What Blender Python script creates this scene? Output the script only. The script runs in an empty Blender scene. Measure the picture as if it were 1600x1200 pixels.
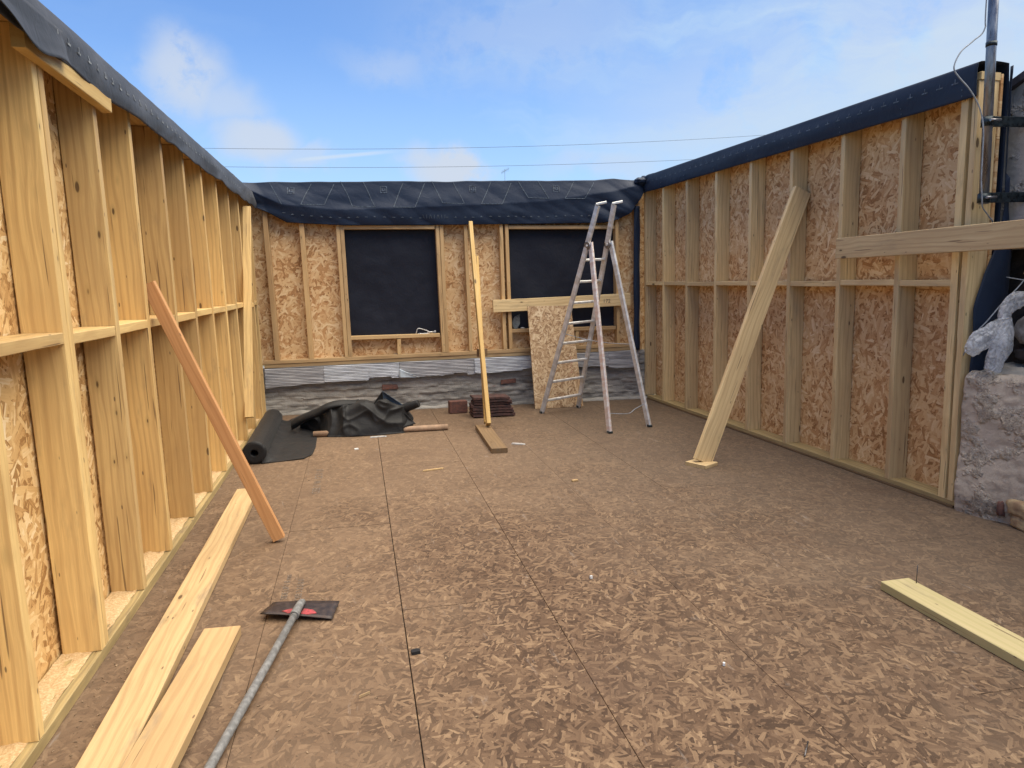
import bpy, math, random
from math import radians, sin, cos, pi
from mathutils import Vector, Matrix, noise

random.seed(7)
D = bpy.data
S = bpy.context.scene
COL = S.collection

# ------------------------------------------------------------------ camera
CAM_H = 1.55
def build_camera():
    pitch, roll, yaw, f = radians(8.25), radians(-0.5), radians(12.4), 1090.0
    cp, sp = cos(pitch), sin(pitch)
    fwd = Vector((sin(yaw)*cp, cos(yaw)*cp, -sp))
    right = Vector((cos(yaw), -sin(yaw), 0))
    up = right.cross(fwd)
    r2 = right*cos(roll) + up*sin(roll)
    u2 = -right*sin(roll) + up*cos(roll)
    cd = D.cameras.new('camera')
    cd.sensor_width = 36.0
    cd.lens = f/1600*36
    cd.clip_start = 0.05
    cd.clip_end = 5000
    c = D.objects.new('camera', cd)
    COL.objects.link(c)
    m = Matrix((r2, u2, -fwd)).transposed().to_4x4()
    c.matrix_world = Matrix.Translation((0, 0, CAM_H)) @ m
    S.camera = c
    return fwd, r2, u2
FWD, RGT, UPV = build_camera()

# ------------------------------------------------------------------ light and sky
SUN_ELEV, SUN_ROT = radians(70), radians(112)
SKY_STRENGTH = 0.074
S.view_settings.view_transform = 'Standard'
S.view_settings.look = 'None'
S.view_settings.exposure = 1.15
S.view_settings.gamma = 1.0

def build_world():
    w = D.worlds.new('World'); S.world = w
    w.use_nodes = True
    nt = w.node_tree; nt.nodes.clear()
    N = nt.nodes.new; L = nt.links.new
    out = N('ShaderNodeOutputWorld'); bg = N('ShaderNodeBackground')
    bg.inputs['Strength'].default_value = SKY_STRENGTH
    sky = N('ShaderNodeTexSky'); sky.sky_type = 'NISHITA'; sky.sun_disc = False
    sky.sun_elevation = SUN_ELEV; sky.sun_rotation = SUN_ROT
    sky.air_density = 1.0; sky.dust_density = 0.35; sky.ozone_density = 1.0
    tc = N('ShaderNodeTexCoord')
    nrm = N('ShaderNodeVectorMath'); nrm.operation = 'NORMALIZE'
    L(tc.outputs['Generated'], nrm.inputs[0])
    def noise_node(scale, detail, rough, vec, mapscale=None):
        n = N('ShaderNodeTexNoise'); n.inputs['Scale'].default_value = scale
        n.inputs['Detail'].default_value = detail; n.inputs['Roughness'].default_value = rough
        if mapscale:
            mp = N('ShaderNodeMapping'); mp.inputs['Scale'].default_value = mapscale
            mp.inputs['Rotation'].default_value = (0, 0, 0.5)
            L(vec, mp.inputs['Vector']); vec = mp.outputs['Vector']
        L(vec, n.inputs['Vector']); return n.outputs['Fac']
    def rng(v, a, b, c=0.0, d=1.0, smooth=True):
        r = N('ShaderNodeMapRange'); r.interpolation_type = 'SMOOTHSTEP' if smooth else 'LINEAR'
        r.inputs['From Min'].default_value = a; r.inputs['From Max'].default_value = b
        r.inputs['To Min'].default_value = c; r.inputs['To Max'].default_value = d
        L(v, r.inputs['Value']); return r.outputs['Result']
    def mth(op, a, b):
        m = N('ShaderNodeMath'); m.operation = op; m.use_clamp = op in ('ADD',)
        for i, s in enumerate((a, b)):
            if isinstance(s, (int, float)): m.inputs[i].default_value = s
            else: L(s, m.inputs[i])
        return m.outputs[0]
    vec = nrm.outputs[0]
    def pdir(px, py):
        return (FWD + RGT*((px-800)/1090) + UPV*((600-py)/1090)).normalized()
    big = noise_node(15.0, 9.0, 0.62, vec)
    wn = N('ShaderNodeTexNoise'); wn.inputs['Scale'].default_value = 7; wn.inputs['Detail'].default_value = 7
    L(vec, wn.inputs['Vector'])
    ws = N('ShaderNodeVectorMath'); ws.operation = 'SUBTRACT'; L(wn.outputs['Color'], ws.inputs[0]); ws.inputs[1].default_value = (.5, .5, .5)
    wm = N('ShaderNodeVectorMath'); wm.operation = 'SCALE'; L(ws.outputs[0], wm.inputs[0]); wm.inputs['Scale'].default_value = .13
    wv = N('ShaderNodeVectorMath'); wv.operation = 'ADD'; L(vec, wv.inputs[0]); L(wm.outputs[0], wv.inputs[1])
    def puff(px, py, r, amt=1.0, stretch=None, soft=.75):
        d = pdir(px, py)
        v = N('ShaderNodeVectorMath'); v.operation = 'SUBTRACT'
        L(wv.outputs[0], v.inputs[0]); v.inputs[1].default_value = d
        s = N('ShaderNodeVectorMath'); s.operation = 'MULTIPLY'
        L(v.outputs[0], s.inputs[0]); s.inputs[1].default_value = stretch or (1, 1, 1.3)
        ln = N('ShaderNodeVectorMath'); ln.operation = 'LENGTH'; L(s.outputs[0], ln.inputs[0])
        m = rng(ln.outputs['Value'], r, 0)
        t = mth('MULTIPLY', m, mth('ADD', mth('MULTIPLY', mth('SUBTRACT', big, 0.5), 4.2), 1.0))
        return mth('MULTIPLY', rng(t, 0.08, soft), amt)
    clouds = None
    for a in ((285, 130, .100, .80, (1, 1, 1.3), .95), (360, 150, .080, .6, (1, 1, 1.4), .95), (400, 225, .085, .85, (1, 1, 1.2), .9), (705, 272, .10, .95, (1, 1, 2.2)), (480, 262, .09, .5, (1, 1, 3)),
              (590, 95, .12, .35, (1, 1, 2), 1.0), (1480, 60, .40, .60, (1, 1, 1.6), 1.3), (1150, 170, .40, .50, (1, 1, 2.4), 1.3), (820, 60, .35, .35, (1, 1, 2.6), 1.3),
              (950, 262, .16, .5, (1, 1, 4), 1.0)):
        p = puff(*a)
        clouds = p if clouds is None else mth('MAXIMUM', clouds, p)
    # thin high cloud veil, streaky
    veil = noise_node(2.6, 8.0, 0.62, wv.outputs[0], (0.6, 1.6, 4.5))
    veil = mth('MULTIPLY', rng(veil, 0.38, 0.66), 0.55)
    sep = N('ShaderNodeSeparateXYZ'); L(vec, sep.inputs[0])
    side = rng(sep.outputs['X'], -0.15, 0.75, 0.12, 1.15)
    veil = mth('MULTIPLY', veil, side)
    base_veil = rng(sep.outputs['X'], -0.2, 0.8, 0.0, 0.33)
    veil = mth('ADD', veil, base_veil)
    hz = rng(sep.outputs['Z'], .34, .10, 0, .38)
    veil = mth('MAXIMUM', veil, hz)
    # vapour trail
    d0, d1 = pdir(455, 251), pdir(620, 236)
    ax = (d1-d0).normalized(); nn = d0.cross(d1).normalized()
    dn = N('ShaderNodeVectorMath'); dn.operation = 'DOT_PRODUCT'; L(vec, dn.inputs[0]); dn.inputs[1].default_value = nn
    da = N('ShaderNodeVectorMath'); da.operation = 'DOT_PRODUCT'; L(vec, da.inputs[0]); da.inputs[1].default_value = ax
    ab = N('ShaderNodeMath'); ab.operation = 'ABSOLUTE'; L(dn.outputs['Value'], ab.inputs[0])
    a0, a1 = d0.dot(ax), d1.dot(ax)
    tr = mth('MULTIPLY', rng(ab.outputs[0], .0038, .0004), rng(da.outputs['Value'], a0-.01, a0+.03))
    tr = mth('MULTIPLY', tr, rng(da.outputs['Value'], a1+.02, a1-.05))
    tr = mth('MULTIPLY', tr, 0.7)
    mix0 = N('ShaderNodeMix'); mix0.data_type = 'RGBA'
    tint = N('ShaderNodeMix'); tint.data_type = 'RGBA'; tint.blend_type = 'MULTIPLY'; tint.inputs[0].default_value = 1
    L(sky.outputs[0], tint.inputs[6]); tint.inputs[7].default_value = (.72, .93, 1.22, 1)
    L(veil, mix0.inputs[0]); L(tint.outputs[2], mix0.inputs[6]); mix0.inputs[7].default_value = (3.5, 4.6, 5.7, 1)
    mix1 = N('ShaderNodeMix'); mix1.data_type = 'RGBA'
    L(clouds, mix1.inputs[0]); L(mix0.outputs[2], mix1.inputs[6]); mix1.inputs[7].default_value = (3.9, 4.35, 5.1, 1)
    mix2 = N('ShaderNodeMix'); mix2.data_type = 'RGBA'
    L(tr, mix2.inputs[0]); L(mix1.outputs[2], mix2.inputs[6]); mix2.inputs[7].default_value = (4.0, 4.7, 5.5, 1)
    L(mix2.outputs[2], bg.inputs['Color']); L(bg.outputs[0], out.inputs[0])
build_world()

def build_sun():
    ld = D.lights.new('sun', 'SUN'); ld.energy = 3.8; ld.angle = radians(84); ld.color = (1.0, .88, .68)
    o = D.objects.new('sun', ld); COL.objects.link(o)
    d = Vector((sin(SUN_ROT)*cos(SUN_ELEV), cos(SUN_ROT)*cos(SUN_ELEV), sin(SUN_ELEV)))
    o.rotation_euler = d.to_track_quat('Z', 'Y').to_euler()
    o.location = (4, -4, 8)
build_sun()

# ------------------------------------------------------------------ material helpers
class NT:
    def __init__(self, name):
        self.m = D.materials.new(name); self.m.use_nodes = True
        self.t = self.m.node_tree
        self.b = self.t.nodes['Principled BSDF']
    def n(self, typ, **kw):
        x = self.t.nodes.new(typ)
        for k, v in kw.items(): setattr(x, k, v)
        return x
    def l(self, a, b): self.t.links.new(a, b)
    def put(self, sock, v):
        if hasattr(v, 'links'): self.l(v, sock)
        elif isinstance(v, (tuple, list)) and len(v) == 3 and sock.type == 'RGBA': sock.default_value = (*v, 1)
        else: sock.default_value = v
    def math(self, op, a, b=0.0, clamp=False):
        x = self.n('ShaderNodeMath', operation=op, use_clamp=clamp)
        self.put(x.inputs[0], a); self.put(x.inputs[1], b); return x.outputs[0]
    def vmath(self, op, a, b):
        x = self.n('ShaderNodeVectorMath', operation=op)
        self.put(x.inputs[0], a); self.put(x.inputs[1], b); return x.outputs[0]
    def mapping(self, v, scale=(1, 1, 1), rot=(0, 0, 0), loc=(0, 0, 0)):
        x = self.n('ShaderNodeMapping')
        self.put(x.inputs['Vector'], v); self.put(x.inputs['Scale'], scale)
        self.put(x.inputs['Rotation'], rot); self.put(x.inputs['Location'], loc); return x.outputs[0]
    def noise(self, v, scale=5, detail=3, rough=.5, dist=0.0, col=False):
        x = self.n('ShaderNodeTexNoise')
        if v is not None: self.l(v, x.inputs['Vector'])
        x.inputs['Scale'].default_value = scale; x.inputs['Detail'].default_value = detail
        x.inputs['Roughness'].default_value = rough; x.inputs['Distortion'].default_value = dist
        return x.outputs['Color' if col else 'Fac']
    def rng(self, v, a, b, c=0.0, d=1.0):
        r = self.n('ShaderNodeMapRange', interpolation_type='SMOOTHSTEP')
        self.put(r.inputs['Value'], v)
        for k, q in (('From Min', a), ('From Max', b), ('To Min', c), ('To Max', d)): r.inputs[k].default_value = q
        return r.outputs['Result']
    def mix(self, f, a, b, mode='MIX'):
        x = self.n('ShaderNodeMix', data_type='RGBA', blend_type=mode)
        self.put(x.inputs[0], f); self.put(x.inputs[6], a); self.put(x.inputs[7], b); return x.outputs[2]
    def mixf(self, f, a, b):
        x = self.n('ShaderNodeMix', data_type='FLOAT')
        self.put(x.inputs[0], f); self.put(x.inputs[2], a); self.put(x.inputs[3], b); return x.outputs[0]
    def ramp(self, v, stops):
        x = self.n('ShaderNodeValToRGB'); self.l(v, x.inputs[0])
        e = x.color_ramp.elements
        while len(e) < len(stops): e.new(0.5)
        for i, (p, c) in enumerate(stops): e[i].position = p; e[i].color = (*c, 1)
        return x.outputs[0]
    def bump(self, h, strength=.3, dist=.01):
        x = self.n('ShaderNodeBump'); x.inputs['Strength'].default_value = strength
        x.inputs['Distance'].default_value = dist; self.l(h, x.inputs['Height'])
        self.l(x.outputs[0], self.b.inputs['Normal']); return x.outputs[0]
    def coords(self, attr=None):
        tc = self.n('ShaderNodeTexCoord'); oi = self.n('ShaderNodeObjectInfo')
        off = self.math('MULTIPLY', oi.outputs['Random'], 37.0)
        cb = self.n('ShaderNodeCombineXYZ')
        self.l(off, cb.inputs[0]); self.l(self.math('MULTIPLY', off, .7), cb.inputs[1]); self.l(self.math('MULTIPLY', off, .31), cb.inputs[2])
        self.rand = oi.outputs['Random']; self.obj = tc.outputs['Object']; self.nor = tc.outputs['Normal']
        self.v = self.vmath('ADD', tc.outputs['Object'], cb.outputs[0]); return self.v

def wood(name, c1, c2, dark, dirt=0.0, dirtcol=(.13, .11, .09), rough=.62, patch=0.35):
    """planed softwood; grain runs along local X"""
    g = NT(name); v = g.coords()
    warp = g.noise(g.mapping(v, (1.3, 5, 5)), 1, 2, .5)
    wv = g.n('ShaderNodeCombineXYZ'); g.l(g.math('MULTIPLY', warp, .10), wv.inputs[1]); g.l(g.math('MULTIPLY', warp, .06), wv.inputs[2])
    vv = g.vmath('ADD', v, wv.outputs[0])
    grain = g.noise(g.mapping(vv, (1.4, 55, 55)), 1, 3, .6)
    fine = g.noise(g.mapping(v, (9, 260, 260)), 1, 2, .6)
    # cathedral rings
    rings = g.n('ShaderNodeTexWave', wave_type='BANDS', bands_direction='Y')
    g.l(g.mapping(vv, (.55, 15, 9)), rings.inputs['Vector'])
    rings.inputs['Scale'].default_value = .55; rings.inputs['Distortion'].default_value = 7
    rings.inputs['Detail'].default_value = 2.5; rings.inputs['Detail Scale'].default_value = .55
    ringf = g.rng(rings.outputs['Fac'], .55, 1.0)
    blot = g.noise(g.mapping(v, (1.1, 4, 4)), 1, 3, .55)
    tone = g.math('ADD', g.math('MULTIPLY', grain, .55), g.math('MULTIPLY', fine, .25))
    tone = g.math('ADD', tone, g.math('MULTIPLY', g.math('SUBTRACT', blot, .5), patch+.35))
    base = g.mix(g.rng(g.math('ADD', blot, g.math('MULTIPLY', g.math('SUBTRACT', g.rand, .5), .7)), .25, .75), c1, c2)
    col = g.mix(g.rng(tone, .28, .60, .46, 0.0), base, dark)
    col = g.mix(g.math('MULTIPLY', ringf, .36), col, dark)
    hv = g.math('ADD', g.math('MULTIPLY', g.math('FRACT', g.math('MULTIPLY', g.rand, 7.31)), .30), .83)
    hc = g.n('ShaderNodeCombineColor'); g.l(hv, hc.inputs[0]); g.l(g.math('MULTIPLY', hv, .99), hc.inputs[1]); g.l(g.math('POWER', hv, .8), hc.inputs[2])
    col = g.mix(1.0, col, hc.outputs[0], 'MULTIPLY')
    # knots
    vo = g.n('ShaderNodeTexVoronoi', voronoi_dimensions='3D'); vo.inputs['Randomness'].default_value = 1
    g.l(g.mapping(v, (4.6, 13, 13)), vo.inputs['Vector']); vo.inputs['Scale'].default_value = 1.0
    sc = g.n('ShaderNodeSeparateColor'); g.l(vo.outputs['Color'], sc.inputs[0])
    pick = g.rng(sc.outputs[0], .48, .52)
    rad = g.math('SUBTRACT', g.math('MULTIPLY', g.math('POWER', sc.outputs[1], 2.5), .13), .02)
    dk = g.math('SUBTRACT', vo.outputs['Distance'], rad)
    knot = g.math('MULTIPLY', g.rng(dk, .075, .035), pick)
    halo = g.math('MULTIPLY', g.rng(dk, .22, .05), g.math('MULTIPLY', pick, .45))
    col = g.mix(halo, col, tuple(x*.62 for x in c2))
    col = g.mix(g.math('MULTIPLY', knot, .85), col, (.075, .04, .02))
    # long dark resin/check marks
    chk = g.noise(g.mapping(v, (2.2, 70, 70), loc=(4, 2, 1)), 1, 1, .5)
    col = g.mix(g.rng(chk, .70, .75, 0, .7), col, (.10, .055, .03))
    vn = g.n('ShaderNodeTexVoronoi', voronoi_dimensions='3D'); g.l(g.mapping(v, (5, 16, 16), loc=(3, 8, 2)), vn.inputs['Vector']); vn.inputs['Scale'].default_value = 1.0
    col = g.mix(g.rng(vn.outputs['Distance'], .075, .045, 0, .75), col, (.09, .06, .04))
    # fingers, stains
    st = g.noise(g.mapping(v, (2.6, 9, 9), loc=(9, 3, 5)), 1, 4, .65)
    col = g.mix(g.rng(st, .56, .80, 0, .30+dirt), col, dirtcol)
    # end grain
    sp = g.n('ShaderNodeSeparateXYZ'); g.l(g.nor, sp.inputs[0])
    endf = g.rng(g.math('ABSOLUTE', sp.outputs[0]), .8, .95)
    col = g.mix(g.math('MULTIPLY', endf, .45), col, tuple(x*.5 for x in c2))
    g.l(col, g.b.inputs['Base Color'])
    g.b.inputs['Roughness'].default_value = rough
    g.b.inputs['Specular IOR Level'].default_value = .3
    h = g.math('ADD', g.math('MULTIPLY', fine, .5), g.math('ADD', grain, g.math('MULTIPLY', knot, -.8)))
    g.bump(h, .35, .002)
    return g.m

def osb(name, stops, dusty=0.0, dustcol=(.3, .25, .22), wet=0.0, scale=1.0, sheet=False, contrast=1.0):
    """strand board; strands lie in local XY plane"""
    g = NT(name); v = g.coords()
    if sheet:
        at = g.n('ShaderNodeAttribute', attribute_name='sheet')
        v = g.vmath('ADD', g.obj, at.outputs['Vector'])
    wob = g.noise(v, 7, 2, .5, col=True)
    v2 = g.vmath('ADD', v, g.vmath('MULTIPLY', wob, (.0045, .0045, 0)))
    best = None
    specs = [(.25, 9, 34), (1.35, 10, 38), (-.65, 8, 42), (.85, 12, 46), (-1.25, 9, 30), (2.0, 14, 62), (-.1, 16, 52)]
    for i, (a, sx, sy) in enumerate(specs):
        mv = g.mapping(v2, (sx*scale, sy*scale, 1), (0, 0, 0), (i*13.7, i*7.3, 0))
        # rotate first, then scale
        rv = g.n('ShaderNodeVectorRotate', rotation_type='Z_AXIS'); g.l(v2, rv.inputs['Vector']); rv.inputs['Angle'].default_value = a
        mv = g.mapping(rv.outputs[0], (sx*scale, sy*scale, 0), (0, 0, 0), (i*13.7, i*7.3, 0))
        vo = g.n('ShaderNodeTexVoronoi', voronoi_dimensions='2D', distance='CHEBYCHEV'); g.l(mv, vo.inputs['Vector'])
        vo.inputs['Scale'].default_value = 1.0; vo.inputs['Randomness'].default_value = .95
        sc = g.n('ShaderNodeSeparateColor'); g.l(vo.outputs['Color'], sc.inputs[0])
        gr = g.noise(g.mapping(mv, (.5, 3.5, 1)), 1, 2, .6)
        edge = g.rng(vo.outputs['Distance'], .30, .75, 0, .34)
        h = g.math('SUBTRACT', sc.outputs[0], edge)
        t = g.math('ADD', g.math('MULTIPLY', sc.outputs[1], .86), g.math('MULTIPLY', g.math('SUBTRACT', gr, .5), .5))
        if best is None: best = (h, t)
        else:
            f = g.math('GREATER_THAN', h, best[0])
            best = (g.math('MAXIMUM', h, best[0]), g.mixf(f, best[1], t))
    h, t = best
    patchy = g.noise(v, 1.7, 3, .55)
    t = g.math('ADD', g.math('MULTIPLY', g.math('SUBTRACT', t, .45), contrast), .45)
    t = g.math('ADD', t, g.math('MULTIPLY', g.math('SUBTRACT', patchy, .5), .45))
    fine = g.noise(v, 160, 2, .6)
    t = g.math('ADD', t, g.math('MULTIPLY', g.math('SUBTRACT', fine, .5), .22), clamp=True)
    t = g.math('SUBTRACT', t, g.rng(h, .80, .58, 0, .22))
    col = g.ramp(t, stops)
    if dusty or wet:
        ob = g.obj
        d1 = g.noise(ob, .9, 5, .62); d2 = g.noise(ob, 11, 4, .7)
        sp = g.n('ShaderNodeSeparateXYZ'); g.l(ob, sp.inputs[0])
        far = g.rng(sp.outputs[1], 2.6, 6.4, .0, 1.0)
        left = g.rng(sp.outputs[0], .9, -.5, 0, .75)
        rgt = g.math('MULTIPLY', g.rng(sp.outputs[0], 1.3, 3.0, 0, 1.0), g.rng(sp.outputs[1], 1.6, 3.4, .2, 1.0))
        cover = g.math('MAXIMUM', g.math('MAXIMUM', far, left), rgt)
        dd = g.math('ADD', g.math('MULTIPLY', d1, .8), g.math('MULTIPLY', d2, .35))
        dm = g.math('MULTIPLY', g.rng(g.math('ADD', dd, g.math('MULTIPLY', cover, .40)), .50, 1.0), dusty, clamp=True)
        gcol = g.mix(g.rng(sp.outputs[0], .6, 3.0), dustcol, (dustcol[0]*.74, dustcol[1]*.82, dustcol[2]*.92))
        col = g.mix(dm, col, gcol)
        w1 = g.noise(ob, 1.3, 5, .7, .8)
        col = g.mix(g.rng(w1, .52, .70, 0, wet), col, (.085, .052, .035))
        sc2 = g.noise(g.mapping(ob, (9, 2, 1)), 2.0, 5, .75, .5)
        col = g.mix(g.rng(sc2, .60, .74, 0, .30), col, (.34, .30, .27))
    g.l(col, g.b.inputs['Base Color'])
    g.b.inputs['Roughness'].default_value = .72
    g.b.inputs['Specular IOR Level'].default_value = .25
    hh = g.math('ADD', h, g.math('MULTIPLY', fine, .15))
    g.bump(hh, .55 if sheet else .15, .0035)
    return g.m

def simple(name, col, rough=.5, metal=0.0, var=.25, scale=20, bump=.1, col2=None, spec=.4, bd=.003, stretch=(1, 1, 1), detail=4):
    g = NT(name); v = g.coords()
    n = g.noise(g.mapping(v, stretch), scale, detail, .6)
    c2 = col2 or tuple(x*(1-var*1.6) for x in col)
    g.l(g.mix(g.rng(n, .35, .68), c2, col), g.b.inputs['Base Color'])
    g.l(g.rng(n, .3, .7, max(rough-.12, .05), min(rough+.12, 1)), g.b.inputs['Roughness'])
    g.b.inputs['Metallic'].default_value = metal
    g.b.inputs['Specular IOR Level'].default_value = spec
    if bump: g.bump(n, bump, bd)
    return g.m

def membrane(name, col, dust=(.16, .16, .17), amt=.25):
    g = NT(name); v = g.coords()
    weave = g.noise(v, 420, 1, .5)
    n = g.noise(v, 3, 5, .65)
    mark = g.noise(g.mapping(v, (3, 14, 9), rot=(.3, .5, .8)), 2, 4, .7)
    c = g.mix(g.rng(n, .45, .8, 0, amt), col, dust)
    c = g.mix(g.rng(mark, .62, .78, 0, amt*.8), c, tuple(x*1.25 for x in dust))
    g.l(c, g.b.inputs['Base Color'])
    g.b.inputs['Roughness'].default_value = .58
    g.b.inputs['Specular IOR Level'].default_value = .26
    g.b.inputs['Sheen Weight'].default_value = .04
    wr = g.noise(v, 9, 3, .6, 1.2)
    g.bump(g.math('ADD', g.math('MULTIPLY', wr, 1.0), g.math('MULTIPLY', weave, .04)), .35, .012)
    return g.m

WOOD_L = wood('golden_spruce', (.74, .54, .235), (.66, .46, .19), (.38, .225, .09), .08)
WOOD_R = wood('pale_spruce', (.80, .64, .35), (.71, .55, .29), (.42, .27, .13), .08)
WOOD_B = wood('back_spruce', (.60, .42, .21), (.52, .35, .17), (.33, .20, .09), .08)
WOOD_YEL = wood('yellow_spruce', (.66, .48, .19), (.56, .39, .15), (.40, .23, .06), .05)
WOOD_ORG = wood('orange_batten', (.68, .39, .17), (.56, .30, .125), (.36, .16, .06), .1)
WOOD_DIRTY = wood('trodden_spruce', (.53, .39, .205), (.46, .325, .165), (.30, .19, .09), .36, (.20, .16, .12))
WOOD_GRN = wood('treated_plank', (.58, .56, .31), (.56, .47, .25), (.40, .36, .15), .1)
WOOD_OLD = wood('muddy_board', (.24, .155, .08), (.19, .12, .065), (.12, .08, .04), .5)
WOOD_SOLE = wood('soiled_plate', (.46, .35, .16), (.36, .27, .13), (.16, .12, .06), .55, (.14, .11, .09))

OSB_WALL = osb('wall_strandboard', [(0, (.30, .15, .06)), (.22, (.50, .28, .125)), (.45, (.64, .425, .22)), (.62, (.66, .465, .255)), (.8, (.75, .565, .34)), (1, (.82, .68, .46))], contrast=.80, scale=.95)
OSB_LEFT = osb('golden_strandboard', [(0, (.32, .17, .06)), (.25, (.56, .34, .14)), (.55, (.68, .46, .21)), (.8, (.76, .56, .30)), (1, (.82, .68, .45))], contrast=1.0, scale=1.05)
OSB_SHEET = osb('pale_strandboard', [(0, (.22, .13, .07)), (.3, (.38, .25, .14)), (.6, (.50, .365, .22)), (1, (.66, .54, .38))], contrast=.9, scale=1.3)
OSB_FLOOR = osb('floor_strandboard', [(0, (.046, .026, .015)), (.3, (.090, .053, .031)), (.55, (.128, .079, .047)), (.8, (.185, .120, .071)), (1, (.29, .20, .120))],
                dusty=.56, dustcol=(.185, .126, .082), wet=.34, sheet=True, contrast=.98, scale=1.45)
MEMB = membrane('membrane', (.008, .017, .040), (.026, .042, .072), .35)
MEMB_L = membrane('lit_membrane', (.030, .034, .044), (.10, .102, .112), .5)  # lighter membrane copy; brighter light on the left flap is in the colour
MEMB_W = membrane('window_membrane', (.0065, .0085, .018), (.016, .019, .030), .3)
MEMB_ROLL = membrane('charcoal_membrane', (.009, .009, .010), (.022, .022, .024), .4)
PRINT = simple('grey_print', (.10, .13, .17), .6, 0, .4, 60, 0)
PRINT_DIM = simple('faint_print', (.12, .155, .21), .6, 0, .5, 50, 0)
ALU = simple('weathered_aluminium', (.74, .75, .75), .42, .45, .30, 18, .12, (.56, .55, .53), stretch=(1, 1, .3))
ALU_RED = simple('red_stained_aluminium', (.72, .70, .68), .45, .4, .3, 30, .12, (.64, .50, .44), stretch=(1, 1, .35))
GALV = simple('galvanised_steel', (.30, .31, .33), .34, .85, .35, 25, .08, (.16, .15, .16), stretch=(1, 1, .25))
STRAP = simple('green_black_steel', (.035, .05, .06), .35, .5, .4, 30, .08)
DARKSTEEL = simple('dark_rusty_steel', (.060, .042, .038), .5, .35, .4, 28, .2, (.035, .028, .028))
REDPAINT = simple('red_paint', (.42, .055, .065), .5, 0, .4, 60, .15, (.22, .05, .05))
HANDLE = simple('weathered_handle', (.20, .20, .20), .65, 0, .4, 45, .3, (.12, .12, .12))
CARD = simple('cardboard', (.36, .24, .16), .75, 0, .2, 14, .1)
CABLE = simple('grey_cable', (.30, .33, .37), .5, 0, .2, 40, 0)
CABLE_DK = simple('dark_cable', (.05, .06, .08), .5, 0, .2, 40, 0)
NAIL = simple('nail_steel', (.16, .15, .15), .4, .8, .3, 60, 0)
TIN = simple('ribbed_sheet_paint', (.42, .42, .44), .55, .1, .35, 7, .25, (.20, .20, .215), stretch=(.5, 1, 7), bd=.01, detail=6)
TIN_PALE = simple('ribbed_sheet_pale', (.55, .58, .63), .5, .15, .35, 8, .25, (.26, .27, .30), stretch=(.5, 1, 8), bd=.01, detail=6)
BRICK = simple('red_brick', (.17, .075, .055), .85, 0, .4, 30, .5, (.09, .045, .038))
TILE = simple('dark_clay_tile', (.105, .05, .042), .7, 0, .5, 22, .4, (.035, .022, .022))
STONE = simple('yellow_stone', (.45, .34, .19), .85, 0, .4, 16, .6, (.26, .17, .10), bd=.01)
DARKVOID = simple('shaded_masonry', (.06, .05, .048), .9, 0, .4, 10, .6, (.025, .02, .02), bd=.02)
ROOFFELT = simple('verge_capping', (.05, .045, .06), .55, 0, .4, 12, .3)
SCRAP = simple('white_scrap', (.6, .6, .6), .6, 0, .2, 20, .1)
SAWDUST = simple('sawdust', (.60, .46, .27), .9, 0, .35, 90, .7, (.45, .30, .15), bd=.006)
INK = simple('faded_ink', (.10, .085, .075), .8, 0, .3, 90, 0, (.19, .145, .11))
GROUND = simple('grass_ground', (.07, .10, .04), .9, 0, .4, .4, .4, (.12, .10, .06))

def masonry():
    g = NT('old_concrete'); v = g.coords()
    n1 = g.noise(g.mapping(v, (.6, 1, 2.2)), 3, 6, .65); n2 = g.noise(v, 24, 5, .7)
    lay = g.noise(g.mapping(v, (1.2, 1.2, 11)), 1, 5, .7, .6)
    c = g.mix(g.rng(n1, .35, .65), (.21, .20, .185), (.35, .33, .30))
    c = g.mix(g.rng(lay, .50, .64, 0, .55), c, (.10, .095, .09))
    c = g.mix(g.rng(n2, .5, .75, 0, .5), c, (.36, .34, .31))
    pk = g.noise(g.mapping(v, (1.5, 1, 5)), 1.6, 4, .6)
    c = g.mix(g.rng(pk, .66, .74, 0, .8), c, (.21, .085, .065))
    g.l(c, g.b.inputs['Base Color']); g.b.inputs['Roughness'].default_value = .9
    g.bump(g.math('ADD', n2, g.math('MULTIPLY', lay, .5)), .9, .012)
    return g.m
CONC = masonry()
def render_mat(name, c0, c1, c2):
    g = NT(name); v = g.coords()
    n1 = g.noise(v, 2.2, 6, .6); n2 = g.noise(v, 34, 5, .75); n3 = g.noise(v, 6, 4, .6)
    c = g.mix(g.rng(n1, .35, .68), c0, c1)
    rough_patch = g.rng(n3, .50, .62)
    c = g.mix(g.math('MULTIPLY', g.rng(n2, .52, .62), g.math('ADD', g.math('MULTIPLY', rough_patch, .6), .1)), c, c2)
    c = g.mix(g.math('MULTIPLY', g.rng(n2, .46, .36), g.math('ADD', g.math('MULTIPLY', rough_patch, .7), .15)), c, tuple(x*.35 for x in c0))
    g.l(c, g.b.inputs['Base Color']); g.b.inputs['Roughness'].default_value = .88
    g.bump(g.math('ADD', g.math('MULTIPLY', n2, g.math('ADD', rough_patch, .15)), g.math('MULTIPLY', n3, .5)), 1.0, .03)
    return g.m
RENDER = render_mat('grey_render', (.36, .30, .24), (.50, .43, .35), (.74, .65, .52))
PANEL = render_mat('smooth_render', (.36, .34, .33), (.43, .41, .39), (.46, .44, .42))
def plastic_bag_mat():
    g = NT('milky_plastic'); v = g.coords()
    g.b.inputs['Base Color'].default_value = (.74, .76, .80, 1)
    g.b.inputs['Roughness'].default_value = .28
    g.b.inputs['Transmission Weight'].default_value = .25
    n = g.noise(v, 22, 3, .6, 1.5)
    g.l(g.rng(n, .38, .66, .30, .80), g.b.inputs['Alpha'])
    g.bump(n, .8, .012)
    return g.m
BAG = plastic_bag_mat()

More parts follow.
